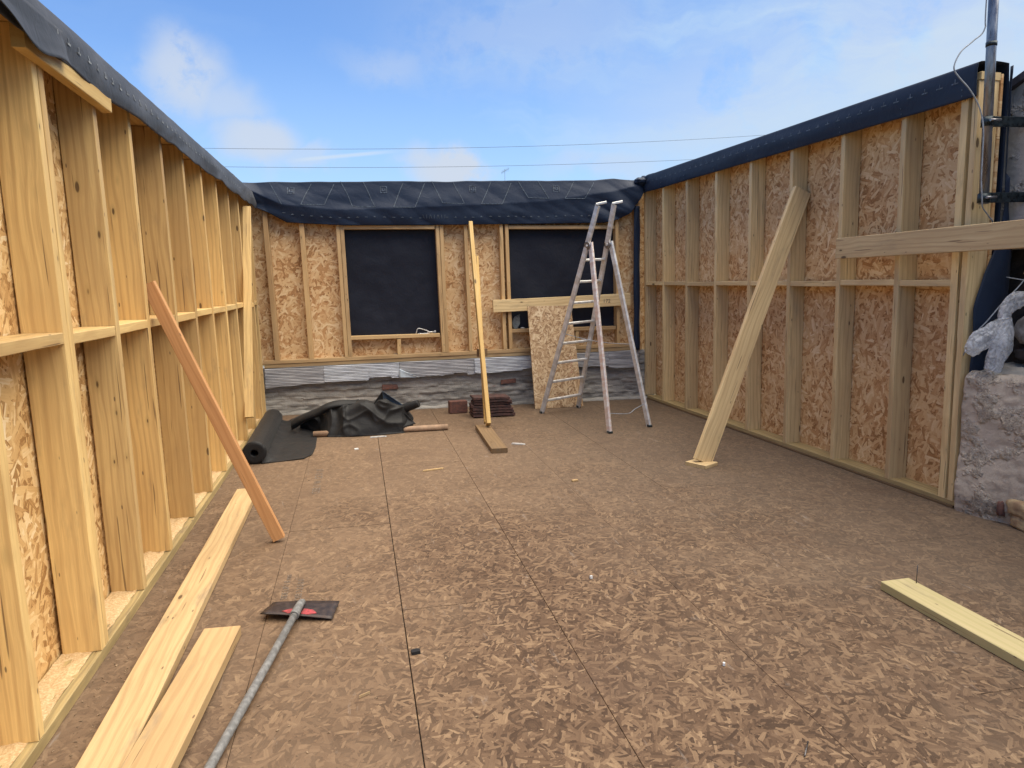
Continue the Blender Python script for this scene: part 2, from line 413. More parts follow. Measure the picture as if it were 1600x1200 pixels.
# ------------------------------------------------------------------ object helpers
ORIGIN = {}
def link(o, parent=None):
    COL.objects.link(o)
    if parent is not None: o.parent = parent
    return o
def wmat(o):
    m = Matrix.Identity(4)
    while o is not None: m = o.matrix_basis @ m; o = o.parent
    return m
def tag(o, label=None, cat=None, group=None, kind=None):
    if label: o['label'] = label
    if cat: o['category'] = cat
    if group: o['group'] = group
    if kind: o['kind'] = kind
    return o
def thing(name, label, cat, loc, group=None):
    o = D.objects.new(name, None); link(o); o.location = loc; o.empty_display_size = .1
    return tag(o, label, cat, group)
def mesh_obj(name, verts, faces, mat, parent=None, smooth=False, mw=None, mats=None, idx=None):
    """verts in world space unless mw given (then verts local and mw the world matrix)"""
    me = D.meshes.new(name)
    if mw is None:
        c = Vector((0, 0, 0))
        for v in verts: c += Vector(v)
        c /= max(1, len(verts))
        base = Vector(c)
        vs = [tuple(Vector(v)-base) for v in verts]
        mw = Matrix.Translation(base)
    else: vs = verts
    me.from_pydata(vs, [], faces); me.update()
    for m in (mats or [mat]): me.materials.append(m)
    if idx:
        for p, i in zip(me.polygons, idx): p.material_index = i
    if smooth:
        for p in me.polygons: p.use_smooth = True
    o = D.objects.new(name, me); link(o, parent)
    o.matrix_local = (wmat(parent).inverted() @ mw) if parent is not None else mw
    return o
def add_mod(o, t, **kw):
    m = o.modifiers.new(t.lower(), t)
    for k, v in kw.items(): setattr(m, k, v)
    return m

def plank(name, a, b, w, t, mat, parent=None, side=(0, 0, 1), bow=.002, nseg=8, bev=.003):
    """timber from a to b (centre line); width w along `side`, thickness t across"""
    a, b = Vector(a), Vector(b)
    X = (b-a); L = X.length; X.normalize()
    Y = Vector(side); Y = (Y - X*Y.dot(X)).normalized(); Z = X.cross(Y)
    hw, ht = w/2, t/2
    prof = [(-hw+bev, -ht), (hw-bev, -ht), (hw, -ht+bev), (hw, ht-bev), (hw-bev, ht), (-hw+bev, ht), (-hw, ht-bev), (-hw, -ht+bev)]
    vs, fs = [], []
    p1, p2, r1 = random.uniform(0, 6), random.uniform(0, 6), random.uniform(-1, 1)
    for i in range(nseg+1):
        u = i/nseg; x = (u-.5)*L
        oy = bow*r1*sin(pi*u) + bow*.3*sin(5*u+p1); oz = bow*.8*sin(pi*u*1.3+p2)*(1 if 0 < i < nseg else .3)
        for (y, z) in prof: vs.append((x, y+oy, z+oz))
    for i in range(nseg):
        for k in range(8):
            k2 = (k+1) % 8
            fs.append((i*8+k, i*8+k2, (i+1)*8+k2, (i+1)*8+k))
    fs.append(tuple(reversed(range(8)))); fs.append(tuple(nseg*8+k for k in range(8)))
    m = Matrix((X, Y, Z)).transposed().to_4x4()
    return mesh_obj(name, vs, fs, mat, parent, mw=Matrix.Translation((a+b)/2) @ m)

def slab(name, corners, thick, mat, parent, normal, nx=1):
    """flat board whose local XY plane is its face; corners = 4 world points (quad), extruded along -normal"""
    p = [Vector(c) for c in corners]; n = Vector(normal).normalized()
    o = p[0]; X = (p[1]-p[0]).normalized(); X = (X - n*X.dot(n)).normalized(); Y = n.cross(X)
    m = Matrix((X, Y, n)).transposed().to_4x4(); mw = Matrix.Translation(o) @ m; inv = mw.inverted()
    top = [inv @ q for q in p]; bot = [q - Vector((0, 0, thick)) for q in top]
    vs = [tuple(q) for q in top+bot]
    fs = [(0, 1, 2, 3), (7, 6, 5, 4), (0, 4, 5, 1), (1, 5, 6, 2), (2, 6, 7, 3), (3, 7, 4, 0)]
    return mesh_obj(name, vs, fs, mat, parent, mw=mw)

def tube(name, pts, r, mat, parent=None, n=10, caps=True, rfun=None):
    pts = [Vector(p) for p in pts]; vs, fs = [], []
    up = Vector((0.13, 0.31, 1)).normalized()
    for i, p in enumerate(pts):
        d = (pts[min(i+1, len(pts)-1)] - pts[max(i-1, 0)]).normalized()
        if abs(d.dot(up)) > .95: u0 = Vector((1, .2, 0))
        else: u0 = up
        a = d.cross(u0).normalized(); b = d.cross(a)
        rr = rfun(i/(len(pts)-1)) if rfun else r
        for k in range(n):
            t = 2*pi*k/n; vs.append(tuple(p + a*cos(t)*rr + b*sin(t)*rr))
    for i in range(len(pts)-1):
        for k in range(n):
            k2 = (k+1) % n; fs.append((i*n+k, i*n+k2, (i+1)*n+k2, (i+1)*n+k))
    if caps: fs.append(tuple(reversed(range(n)))); fs.append(tuple((len(pts)-1)*n+k for k in range(n)))
    o = mesh_obj(name, vs, fs, mat, parent, smooth=True)
    for p in o.data.polygons[-2:]: p.use_smooth = False if caps else True
    return o

def grid(name, f, nu, nv, mat, parent=None, smooth=True, thick=0, mask=None):
    vs = [tuple(f(i/nu, j/nv)) for j in range(nv+1) for i in range(nu+1)]
    fs = []
    for j in range(nv):
        for i in range(nu):
            if mask and not mask((i+.5)/nu, (j+.5)/nv): continue
            a = j*(nu+1)+i; fs.append((a, a+1, a+nu+2, a+nu+1))
    used = sorted({k for q in fs for k in q}); mp = {k: i for i, k in enumerate(used)}
    o = mesh_obj(name, [vs[k] for k in used], [tuple(mp[k] for k in q) for q in fs], mat, parent, smooth=smooth)
    if thick: add_mod(o, 'SOLIDIFY', thickness=thick, offset=0)
    return o

def box_into(vs, fs, lo, hi, jit=0):
    b = len(vs)
    for z in (lo[2], hi[2]):
        for (x, y) in ((lo[0], lo[1]), (hi[0], lo[1]), (hi[0], hi[1]), (lo[0], hi[1])):
            vs.append((x+random.uniform(-jit, jit), y+random.uniform(-jit, jit), z+random.uniform(-jit, jit)))
    for q in ((3, 2, 1, 0), (4, 5, 6, 7), (0, 1, 5, 4), (1, 2, 6, 5), (2, 3, 7, 6), (3, 0, 4, 7)):
        fs.append(tuple(b+k for k in q))

def interp(tab, x):
    if x <= tab[0][0]: return tab[0][1]
    for (a, va), (b, vb) in zip(tab, tab[1:]):
        if x <= b:
            t = (x-a)/(b-a); return va+(vb-va)*t
    return tab[-1][1]
def fbm(p, o=4):
    return noise.fractal(Vector(p), 1.0, 2.0, o)
def nz(x, y=0, z=0): return noise.noise(Vector((x, y, z)))

def strip_mesh(vs, fs, pts, w, up):
    """ribbon along pts, width w in direction perpendicular to path within surface normal `up`"""
    up = Vector(up); b = len(vs); n = len(pts)
    for i, p in enumerate(pts):
        p = Vector(p); d = Vector(pts[min(i+1, n-1)]) - Vector(pts[max(i-1, 0)])
        s = d.cross(up).normalized()*w/2
        vs.append(tuple(p+s)); vs.append(tuple(p-s))
    for i in range(n-1): fs.append((b+2*i, b+2*i+1, b+2*i+3, b+2*i+2))

# ================================================================== THE SETTING
# distant ground
mesh_obj('ground', [(-1500, -1500, -3.2), (1500, -1500, -3.2), (1500, 1500, -3.2), (-1500, 1500, -3.2)], [(0, 1, 2, 3)], GROUND)['kind'] = 'structure'
vs, fs = [], []
box_into(vs, fs, (-1.5, -4, -3.19), (6.2, 8.9, -.05))
tag(mesh_obj('building_below', vs, fs, CONC), kind='structure')

# floor of strand boards: sheets with narrow open joints
def build_floor():
    xs = [-1.85, -1.16, -.475, .155, .845, 1.535, 2.22, 2.91, 3.60, 4.35]
    offs = [1.0, 2.2, 1.72, 3.20, 1.75, 3.2, 2.0, 3.4, 1.6]
    vs, fs, att = [], [], []
    for c in range(len(xs)-1):
        y = offs[c]-2.735*3
        while y < 8.9:
            y0, y1 = max(y, -4), min(y+2.735, 8.9); y += 2.735
            if y1 <= y0+.01: continue
            gl = (.0005, .0005, .0008, .0022, .0012, .0006, .0004, .0004, .0004, .0004); g = .0013; x0, x1 = xs[c]+gl[c], xs[c+1]-gl[c+1]; g = .0032 if c in (2, 3) else .0013; a0, a1 = y0+g, y1-g
            r = (random.uniform(0, 90), random.uniform(0, 90), 0)
            dz = random.uniform(-.0008, .0008); bv = .0025
            b = len(vs); bv = .0012
            for (q, z) in ((bv, dz), (0, -bv+dz), (0, -.022)):
                for (x, yy) in ((x0+q, a0+q), (x1-q, a0+q), (x1-q, a1-q), (x0+q, a1-q)): vs.append((x, yy, z))
            fl = [(0, 1, 2, 3)]
            for k in range(4):
                k2 = (k+1) % 4
                fl.append((k, 4+k, 4+k2, k2)); fl.append((4+k, 8+k, 8+k2, 4+k2))
            for q in fl: fs.append(tuple(b+k for k in q))
            att += [r]*12
    me = D.meshes.new('floor'); me.from_pydata(vs, [], fs); me.materials.append(OSB_FLOOR)
    a = me.attributes.new('sheet', 'FLOAT_VECTOR', 'POINT')
    for i, r in enumerate(att): a.data[i].vector = r
    o = D.objects.new('floor', me); link(o); o['kind'] = 'structure'
    return o
FLOOR = build_floor()

def text_part(name, body, size, mat, mw, parent):
    cu = D.curves.new(name, 'FONT'); cu.body = body; cu.size = size
    to = D.objects.new(name+'_tmp', cu); COL.objects.link(to)
    bpy.context.view_layer.update()
    me = D.meshes.new_from_object(to.evaluated_get(bpy.context.evaluated_depsgraph_get()))
    D.objects.remove(to); me.materials.clear(); me.materials.append(mat)
    o = D.objects.new(name, me); link(o, parent)
    o.matrix_local = wmat(parent).inverted() @ mw if parent else mw
    return o
for (body, x, y, sz) in (('OSB 3  W  CE 0 1 8', -.33, 5.25, .085), ('SIDE UP 1 8 mm', -.40, 3.45, .045), ('OSB 3 2 5 0 0', -.33, 3.42, .045)):
    m = Matrix.Translation((x, y, .0022)) @ Matrix.Rotation(radians(90), 4, 'Z')
    text_part('floor_stamp', body, sz, INK, m, FLOOR)

# ================================================================== LEFT WALL
LK = -.017
def xl(z): return -1.09 + LK*z
def build_left_wall():
    W = thing('timber_stud_wall', 'long golden timber stud wall on the left with black membrane over its top', 'stud wall', (-1.2, 5, 0))
    zt = 2.50
    for y in (1.86, 2.42, 3.015, 3.615, 4.14, 4.74, 5.31, 5.90, 6.48, 7.06, 7.63, 8.2, 8.47):
        t = .088 if abs(y-3.015) < .01 else .048
        n = 2 if t > .05 else 1
        for k in range(n):
            yy = y + .024 + k*.044; tt = .046 if n == 1 else .0425
            dy = random.uniform(-.006, .006)
            plank('stud', (xl(.05)-.075, yy, .052), (xl(zt)-.075, yy+dy, zt), .150, tt, WOOD_L, W, (1, 0, 0), .003)
    ys = [1.2, 1.86, 2.42, 3.015, 3.615, 4.14, 4.74, 5.31, 5.90, 6.48, 7.06, 7.63, 8.2, 8.47]
    for a, b in zip(ys, ys[1:]):
        g0 = .09 if abs(a-3.015) < .01 else .05
        z = 1.345 + random.uniform(-.008, .008)
        plank('nogging', (xl(z)-.073, a+g0+.001, z), (xl(z)-.073, b-.001, z+random.uniform(-.004, .004)), .14, .046, WOOD_L, W, (1, 0, 0), .001, 2)
    plank('sole_plate', (xl(0)-.080, 1.2, .026), (xl(0)-.080, 8.58, .026), .158, .05, WOOD_SOLE, W, (1, 0, 0), .003, 14)
    plank('top_plate', (xl(zt)-.075, 1.2, 2.525), (xl(zt)-.075, 8.6, 2.525), .15, .046, WOOD_L, W, (1, 0, 0), .002)
    for (a, b) in ((1.2, 2.44), (2.443, 4.88), (4.883, 7.32), (7.323, 8.66)):
        x0, x1 = xl(0)-.1625, xl(2.55)-.1525
        slab('sheathing', [(x0, a, 0.0), (x0, b, 0.0), (x1, b, 2.55), (x1, a, 2.55)], .018, OSB_LEFT, W, (1, 0, .017))
    # sawdust lying on the sole plate between the studs
    def f(u, v):
        y = 1.25+u*7.2; x = xl(0)-.152+v*.118
        return (x, y, .0510+.007*fbm((x*22, y*14, 1))+.003)
    tag(grid('sawdust', f, 700, 14, SAWDUST, W), kind='stuff')
    # membrane folded over the top
    def fm(u, v):
        y = 1.2+u*7.42
        zt = 2.60+.006*nz(y*1.2); zb = 2.415+.022*nz(y*1.5, 3)+.012*nz(y*5, 7)
        if y < 3.4: zb += .02*(3.4-y)*0
        bulge = .030+.018*nz(y*1.3, v*2, 4)+.01*abs(nz(y*4+v*3, v*2, 9))
        if v < .28:        # outside, going up and over
            q = v/.28; return (xl(2.6)-.205+.004*nz(y*2, 5), y, 2.2+(zt-2.2)*q)
        if v < .45:
            q = (v-.28)/.17; return (xl(2.6)-.205+q*(.215+bulge*.5), y, zt+.012*sin(pi*q))
        q = (v-.45)/.55
        e = .012*sin(q*pi)+.010*nz(y*2.2, q*2)*q
        return (xl(zt)+.012+bulge*(.5+.7*q)+e, y, zt+(zb-zt)*q)
    grid('breather_membrane', fm, 240, 30, MEMB_L, W, thick=.003)
    # loose lapped corner hanging over the short plank
    def fl(u, v):
        y = 2.40+u*.78; zb = 2.45-.05*u+.01*sin(u*9)
        zt = 2.53; q = v
        return (-1.074+.020*q**2+.003*nz(y*5, q*3), y, zt+(zb-zt)*q - .04*q*max(0, sin((u-.35)*pi/.65))**2)
    grid('membrane_lap', fl, 30, 10, MEMB_L, W, thick=.003)
    # faint printed ticks
    vs, fs = [], []
    y = 2.4
    while y < 8.4:
        q = .42; u = (y-1.2)/7.42
        p = Vector(fm(u, .45+q*.55)) + Vector((.005, 0, 0)); p2 = Vector(fm(u, .45+(q+.14)*.55)) + Vector((.005, 0, 0))
        strip_mesh(vs, fs, [p, p2], .008, (1, 0, 0))
        pa = Vector(fm(u-.0022, .45+(q+.14)*.55))+Vector((.005, 0, 0)); pb = Vector(fm(u+.0022, .45+(q+.14)*.55))+Vector((.005, 0, 0))
        strip_mesh(vs, fs, [pa, pb], .008, (1, 0, 0)); y += .105
    mesh_obj('printed_marks', vs, fs, simple('pale_print', (.26, .28, .30), .7, 0, .5, 40, 0), W)
build_left_wall()

tag(plank('timber_offcut', (xl(2.43)+.024, 2.86, 2.440), (xl(2.40)+.024, 3.74, 2.422), .138, .044, WOOD_YEL, None, (0, 0, 1)),
    'short bright plank fixed high on the left wall, tucked under the membrane edge', 'plank')
tag(plank('timber_board', (-1.060, 7.02, .285), (-1.088, 7.92, 2.36), .080, .040, WOOD_L, None, (1, 0, 0)),
    'narrow upright board over the far left studs, its foot off the floor', 'board')

# ================================================================== RIGHT WALL
RK = -.024
def xr(y, z): return 3.737+.0371*(8.66-y)+RK*z
def build_right_wall():
    W = thing('timber_stud_wall', 'tall pale timber stud wall on the right with smooth navy membrane along its top', 'stud wall', (3.95, 6, 0))
    zt = 2.78
    ss = [-.02, .50, 1.08, 1.71, 2.34, 2.96, 3.60, 4.21, 4.70, 4.775]
    for i, s in enumerate(ss):
        y = 8.66-s; dpt = .150
        plank('stud', (xr(y, .05)+dpt/2, y-.023, .052), (xr(y, zt)+dpt/2, y-.023, zt), dpt, .046 if i != 8 else .055, WOOD_R, W, (1, 0, 0), .003)
    for i in range(len(ss)-2):
        a, b = 8.66-ss[i]-.048, 8.66-ss[i+1]+.002
        z = 1.525+random.uniform(-.006, .006)
        y = (a+b)/2
        plank('nogging', (xr(a, z)+.070, a, z), (xr(b, z)+.070, b, z), .138, .044, WOOD_R, W, (1, 0, 0), .001, 2)
    plank('sole_plate', (xr(8.6, 0)+.078, 8.6, .036), (xr(3.82, 0)+.078, 3.82, .036), .156, .033, WOOD_SOLE, W, (1, 0, 0), .002, 12)
    plank('base_strip', (xr(8.6, 0)+.074, 8.6, .010), (xr(3.84, 0)+.074, 3.84, .010), .152, .019, WOOD_OLD, W, (1, 0, 0), .001)
    plank('top_plate', (xr(8.6, zt)+.075, 8.6, zt+.024), (xr(3.83, zt)+.075, 3.83, zt+.024), .15, .046, WOOD_R, W, (1, 0, 0), .002)
    for (a, b) in ((8.66, 7.50), (7.497, 5.06), (5.057, 3.83)):
        slab('sheathing', [(xr(a, 0)+.152, a, .0), (xr(b, 0)+.152, b, .0), (xr(b, 2.82)+.152, b, 2.82), (xr(a, 2.82)+.152, a, 2.82)][::-1], .018, OSB_WALL, W, (-1, -.037, -.024))
    # membrane over the top
    def fm(u, v):
        y = 8.68-u*4.85
        zt_ = 2.885+.004*nz(y*1.1); zb = 2.678+.006*nz(y*1.3, 3)
        far = max(0, 1-u*14)
        if v < .4:
            q = v/.4; x = xr(y, zt_)-.022-.012*sin(pi*q)*(1+nz(y*1.1, q)) - .05*far*q*abs(nz(y*9, q*4))
            return (x+.004*nz(y*3, q*2), y, zb+(zt_-zb)*q + far*.03*nz(y*11, q*3))
        if v < .62:
            q = (v-.4)/.22; return (xr(y, zt_)-.022+q*.235, y, zt_+.008*sin(pi*q)+far*.03*nz(y*13, q*5))
        q = (v-.62)/.38; zz = zt_-q*2.87; return (xr(y, zz)+.213+.018*abs(nz(y*2, q*3))*min(1, q*5), y, zz)
    grid('breather_membrane', fm, 200, 36, MEMB, W, thick=.003)
    # membrane wrapped round the near end, bulging outwards behind the pipe
    def fe(u, v):
        z = 2.865-v*2.865
        w = interp([(0, .222), (.35, .226), (.9, .25), (1.15, .34), (1.5, .32), (1.95, .235), (2.9, .225)], 2.89-z)
        inner = interp([(0, .205), (.9, .215), (1.10, .19), (1.30, .10), (1.52, .035), (2.89, .030)], 2.89-z)
        x = xr(3.83, z)+inner+(w-inner)*u + .008*nz(z*3, u*3)*min(1, v*2.5)
        y = 3.806 - .03*sin(u*pi)*(0 if z > 2.2 else 1)+.03*u+.010*nz(z*4, u*2, 3)
        return (x, y, z)
    grid('membrane_edge', fe, 14, 80, MEMB, W, thick=.004)
    vs, fs = [], []
    n = Vector((-1, -.04, 0)); y = 8.35
    while y > 3.98:
        u = (8.68-y)/4.85
        P = lambda du, q: Vector(fm(u+du, q*.4)) + n*.005
        strip_mesh(vs, fs, [P(0, .55), P(0, .68)], .007, n); strip_mesh(vs, fs, [P(-.0052, .55), P(.0052, .55)], .008, n)
        y -= .118
    mesh_obj('printed_marks', vs, fs, PRINT_DIM, W)
    # staples
    vs, fs = [], []
    for s in ss[1:-1]:
        y = 8.66-s-.03; u = (8.68-y)/4.85
        for q in (.12, .30):
            p = Vector(fm(u, q*.4))+n*.004; box_into(vs, fs, (p.x-.0015, p.y-.003, p.z-.005), (p.x+.001, p.y+.003, p.z+.005))
    mesh_obj('staples', vs, fs, PRINT_DIM, W)
build_right_wall()

# ================================================================== BACK WALL
def zp(x): return .567+.0195*(x+1.1)     # underside of the plates
BX = -.028                                # sideways lean per metre
YB = 8.645
def build_back_wall():
    W = thing('timber_stud_wall', 'back timber stud wall with two membrane covered window openings above the old parapet', 'stud wall', (1.3, 8.7, .6))
    def st(name, x, z0, z1, w=.046, mat=WOOD_B, y=YB, d=.10):
        plank(name, (x+BX*(z0-1.4), y+d/2, z0), (x+BX*(z1-1.4), y+d/2, z1), d, w, mat, W, (0, 1, 0), .003)
    zt = 2.60
    studs = [-.99+.02, -.575, -.165, -.118, 1.015, 1.062, 1.36, 1.800, 1.875, 3.325, 3.60]
    for x in studs:
        z0 = zp(x)+.093
        w = .056 if x in (-.575, -.99+.02) else .044
        st('stud', x, z0, zt, w)
    plank('sole_plate', (-1.10, YB+.05, zp(-1.1)+.069), (3.62, YB+.05, zp(3.62)+.069), .100, .045, WOOD_B, W, (0, 1, 0), .003, 14)
    plank('lower_plate', (-1.10, YB+.058, zp(-1.1)+.022), (3.60, YB+.058, zp(3.60)+.022), .10, .044, WOOD_DIRTY, W, (0, 1, 0), .003, 14)
    plank('top_plate', (-1.15, YB+.05, 2.64), (3.60, YB+.05, 2.74), .10, .045, WOOD_B, W, (0, 1, 0))
    # openings
    for (x0, x1, zs, zl) in ((-.094, .991, .905, 2.215), (1.90, 3.30, .945, 2.235)):
        plank('window_sill', (x0, YB+.052, zs), (x1+.0, YB+.052, zs+.01), .104, .044, WOOD_B, W, (0, 1, 0), .001, 3)
        plank('lintel', (x0-.024, YB+.052, zl), (x1-.034, YB+.052, zl+.012), .104, .044, WOOD_B, W, (0, 1, 0), .001, 3)
        xc = .47 if x0 < 0 else 2.76
        st('cripple_stud', xc, zp(xc)+.093, zs-.024, .046)
        if x0 < 0: pass
        def fw(u, v, x0=x0, x1=x1, zs=zs, zl=zl):
            x = x0-.03+(x1-x0+.06)*u; z = zs-.02+(zl-zs+.04)*v
            return (x+BX*(z-1.4), YB+.108+.022*nz(x*2.0+z*.8, z*1.6, x0)+.010*abs(nz(x*3.5-z*3, z*4+x, 3))+.004*nz(x*9, z*7), z)
        grid('window_membrane', fw, 40, 40, MEMB_W, W, thick=.003)
    # sheathing pieces round the openings
    ys = YB+.102; th = .018
    def sh(x0, x1, z0, z1):
        lx = lambda x, z: x+BX*(z-1.4)
        slab('sheathing', [(lx(x0, z0), ys, z0), (lx(x1, z0), ys, z0), (lx(x1, z1), ys, z1), (lx(x0, z1), ys, z1)], th, OSB_WALL, W, (0, -1, 0))
    sh(-1.20, -.10, .60, 2.68); sh(1.0, 1.895, .62, 2.70); sh(3.305, 3.75, .64, 2.72)
    sh(-.099, .999, .60, .903); sh(1.896, 3.304, .63, .943); sh(-.099, .999, 2.217, 2.69); sh(1.896, 3.304, 2.237, 2.71)
    # black membrane strip down the right corner
    def fc(u, v):
        z = .66+v*1.85; x = 3.535+.085*u+BX*(z-1.4)*.6+.012*nz(z*3, u)
        return (x, YB-.015-.02*sin(u*pi)+.015*nz(z*2.5, u*2, 5), z)
    grid('corner_membrane', fc, 8, 50, MEMB, W, thick=.004)
    # big sagging flap
    ZB = [(-1.24, 2.60), (-1.10, 2.43), (-.95, 2.37), (-.84, 2.31), (-.75, 2.262), (-.1, 2.235), (1.3, 2.255), (3.1, 2.295), (3.30, 2.34), (3.45, 2.42), (3.56, 2.55), (3.66, 2.74)]
    ZR = [(-1.24, 2.66), (-.80, 2.46), (-.2, 2.41), (1.1, 2.47), (2.3, 2.545), (3.2, 2.68), (3.66, 2.79)]
    def surf(x, z):
        zt = ztop(x); zb = interp(ZB, x); zr = min(max(interp(ZR, x), zb+.05), zt-.04)
        amp = .055+.02*nz(x*1.1, 2)
        if z > zr: q = (zt-z)/(zt-zr); b = .02+amp*max(0, q)**1.25
        else: q = (zr-z)/(zr-zb+1e-6); b = .02+amp*(1-.75*q)
        v = (zt-z)/(zt-zb+1e-6)
        endw = max(0, 1-(x+1.24)/1.0)+max(0, (x-2.5)/1.1)
        fold = abs(nz(x*2.3+z*3.5, z*2.2, 3))*(.022+.065*min(1, endw))+.022*nz(x*1.4-z*2, z*5, 8)+.018*abs(nz(x*3.5+z*7, z*4, 8))*(.5+endw)
        return YB-b-fold*(.25+v) + .01
    def ztop(x): return 2.705+.027*(x+1.2)+.008*nz(x*1.3, 1)+.006*nz(x*4, 6)+(.022*max(0, 1-abs(x-3.25)/.25))
    def fm(u, v):
        x = -1.24+4.90*u
        zt, zb = ztop(x), interp(ZB, x)
        if v < .14: q = v/.14; return (x, YB+.16, zt-.35+.35*q)
        if v < .25: q = (v-.14)/.11; return (x, YB+.16-q*(.16-(surf(x, zt)-YB)), zt+.01*sin(pi*q))
        q = (v-.25)/.75; z = zt+(zb-zt)*q
        return (x+.01*nz(x*3, z*6, 4), surf(x, z), z)
    M = grid('breather_membrane', fm, 340, 64, MEMB, W, thick=.003)
    # printed pattern
    off = .007
    def line(vs, fs, x0, z0, x1, z1, w=.008, n=8):
        pts = []
        for i in range(n+1):
            t = i/n; x = x0+(x1-x0)*t; z = z0+(z1-z0)*t
            pts.append((x+.01*nz(x*3, z*6, 4), surf(x, z)-off, z))
        strip_mesh(vs, fs, pts, w, (0, -1, 0))
    vs, fs = [], []; vd, fd = [], []
    for i, lx in enumerate((-.69, .36, 1.42, 2.48)):
        zt = ztop(lx)-.012; zb = interp(ZR, lx)+.012
        for sg in (1, -1):
            A = [(.23, zt), (.105, zb), (.365, zb+.005), (.485, zt)]
            for (a, b) in zip(A, A[1:]):
                x0, x1 = lx+sg*a[0], lx+sg*b[0]
                if min(x0, x1) < -1.0 or max(x0, x1) > 3.3: continue
                line(vs, fs, x0, a[1], x1, b[1])
        c = zt-.085; h = .036
        for (a, b, e, f_) in ((-h, c-h, h, c-h), (h, c-h, h, c+h), (h, c+h, -h, c+h), (-h, c+h, -h, c-h)):
            line(vd, fd, lx+a, b, lx+e, f_, .007, 3)
        for (a, b, e, f_) in ((-.016, c+.018, -.016, c-.014), (-.016, c-.014, .016, c-.014), (.016, c-.014, .016, c+.018)):
            line(vd, fd, lx+a, b, lx+e, f_, .008, 2)
    x = -.78; k = 0
    while x < 3.1:
        z = interp(ZB, x)+.088+.012*nz(x*2)
        if not (.82 < x < 1.0):
            line(vs, fs, x-.015, z, x+.015, z, .007, 2)
            if k % 3: line(vs, fs, x, z, x, z+.012, .009, 1)
        x += .105*(.9+.2*random.random()); k += 1
    for q in range(9):
        xx = .83+q*.03; z = interp(ZB, xx)+.075
        line(vs, fs, xx, z, xx+.012*(q % 3-1), z+.045, .005, 2)
    mesh_obj('printed_pattern', vs, fs, PRINT, W)
    mesh_obj('printed_emblems', vd, fd, PRINT_DIM, W)
    # crumpled knot where the two membranes meet
    def kn(u, v):
        a = u*2*pi; b = (v-.5)*pi
        r = 1+.35*abs(nz(cos(a)*2, sin(a)*2, v*4))+.2*nz(a, v*6, 3)
        return (3.60+.085*r*cos(a)*cos(b), 8.60+.07*r*sin(a)*cos(b), 2.815+.045*r*sin(b))
    grid('membrane_bunch', kn, 32, 16, MEMB, W)
build_back_wall()

# parapet under the back wall
def build_parapet():
    P = thing('old_parapet', 'low crumbling grey masonry parapet under the back stud wall', 'parapet', (1.3, 8.8, 0))
    def f(u, v):
        x = -1.15+u*4.95; z = -.02+v*(zp(x)-.004+.02)
        course = z*11+.35*nz(x*1.2, 4)
        r = .016*nz(x*3, z*7, 2)+.016*nz(x*9, z*22, 5)+.009*((course % 1)-.5)*(1 if nz(x*.9, int(course)) > -.1 else .2)
        return (x, YB+.022+r+.02, z)
    grid('face', f, 320, 50, CONC, P, smooth=False)
    vs, fs = [], []
    box_into(vs, fs, (-1.16, YB+.09, -.05), (3.9, YB+.34, .56)); mesh_obj('core', vs, fs, CONC, P)
    # ribbed metal flashing sheets, ragged lower edges
    def flash(x0, x1, h0, h1, mat, seed, yo=0.0):
        def g(u, v):
            x = x0+(x1-x0)*u; zt = zp(x)-.004
            hb = h0+(h1-h0)*u+.012*nz(x*4, seed)+.010*abs(nz(x*13, seed))
            if nz(x*2.1, seed+3) > .28: hb += .02
            z = zt+(hb-zt)*v
            rib = .004*sin(z*2*pi/.018)
            return (x, YB-.004+yo+rib-.020*v+.008*nz(x*2.5, z*8, seed), z)
        grid('flashing_sheet', g, 90, 70, mat, P, thick=.002)
    flash(-1.10, -.42, .335, .375, TIN, 1)
    flash(-.425, .475, .375, .405, TIN_PALE, 2, -.004)
    flash(.475, 1.42, .400, .420, TIN, 3, .002)
    flash(1.415, 2.34, .420, .450, TIN_PALE, 4, -.004)
    flash(2.60, 3.20, .455, .455, TIN, 5)
    flash(3.195, 3.62, .430, .430, TIN, 6, -.004)
    def fold(u, v):
        x = .475+.24*u; z = .405+.115*(1-u)**1.1*v
        return (x, YB-.045-.012*v+.01*nz(x*9, v), z)
    grid('bent_flashing_corner', fold, 10, 8, simple('pale_blue_metal', (.62, .72, .80), .4, .2, .15, 12, .1), P, thick=.002)
    for (x, z) in ((.36, .29), (1.86, .30)):
        vs, fs = [], []
        box_into(vs, fs, (x-.10, YB+.012, z-.026), (x+.10, YB+.08, z+.026), .008)
        o = mesh_obj('brick_face', vs, fs, BRICK, P); add_mod(o, 'BEVEL', width=.006, segments=2)
    # ledge of mortar at the foot
    def led(u, v):
        x = -1.1+u*4.85; a = v*pi/2
        d = .05+.03*nz(x*4, 1)+.015*nz(x*14, 2)
        return (x, YB+.03-d*cos(a), .001+(.035+.02*nz(x*5, 6))*sin(a))
    grid('mortar_fillet', led, 220, 6, CONC, P)
build_parapet()

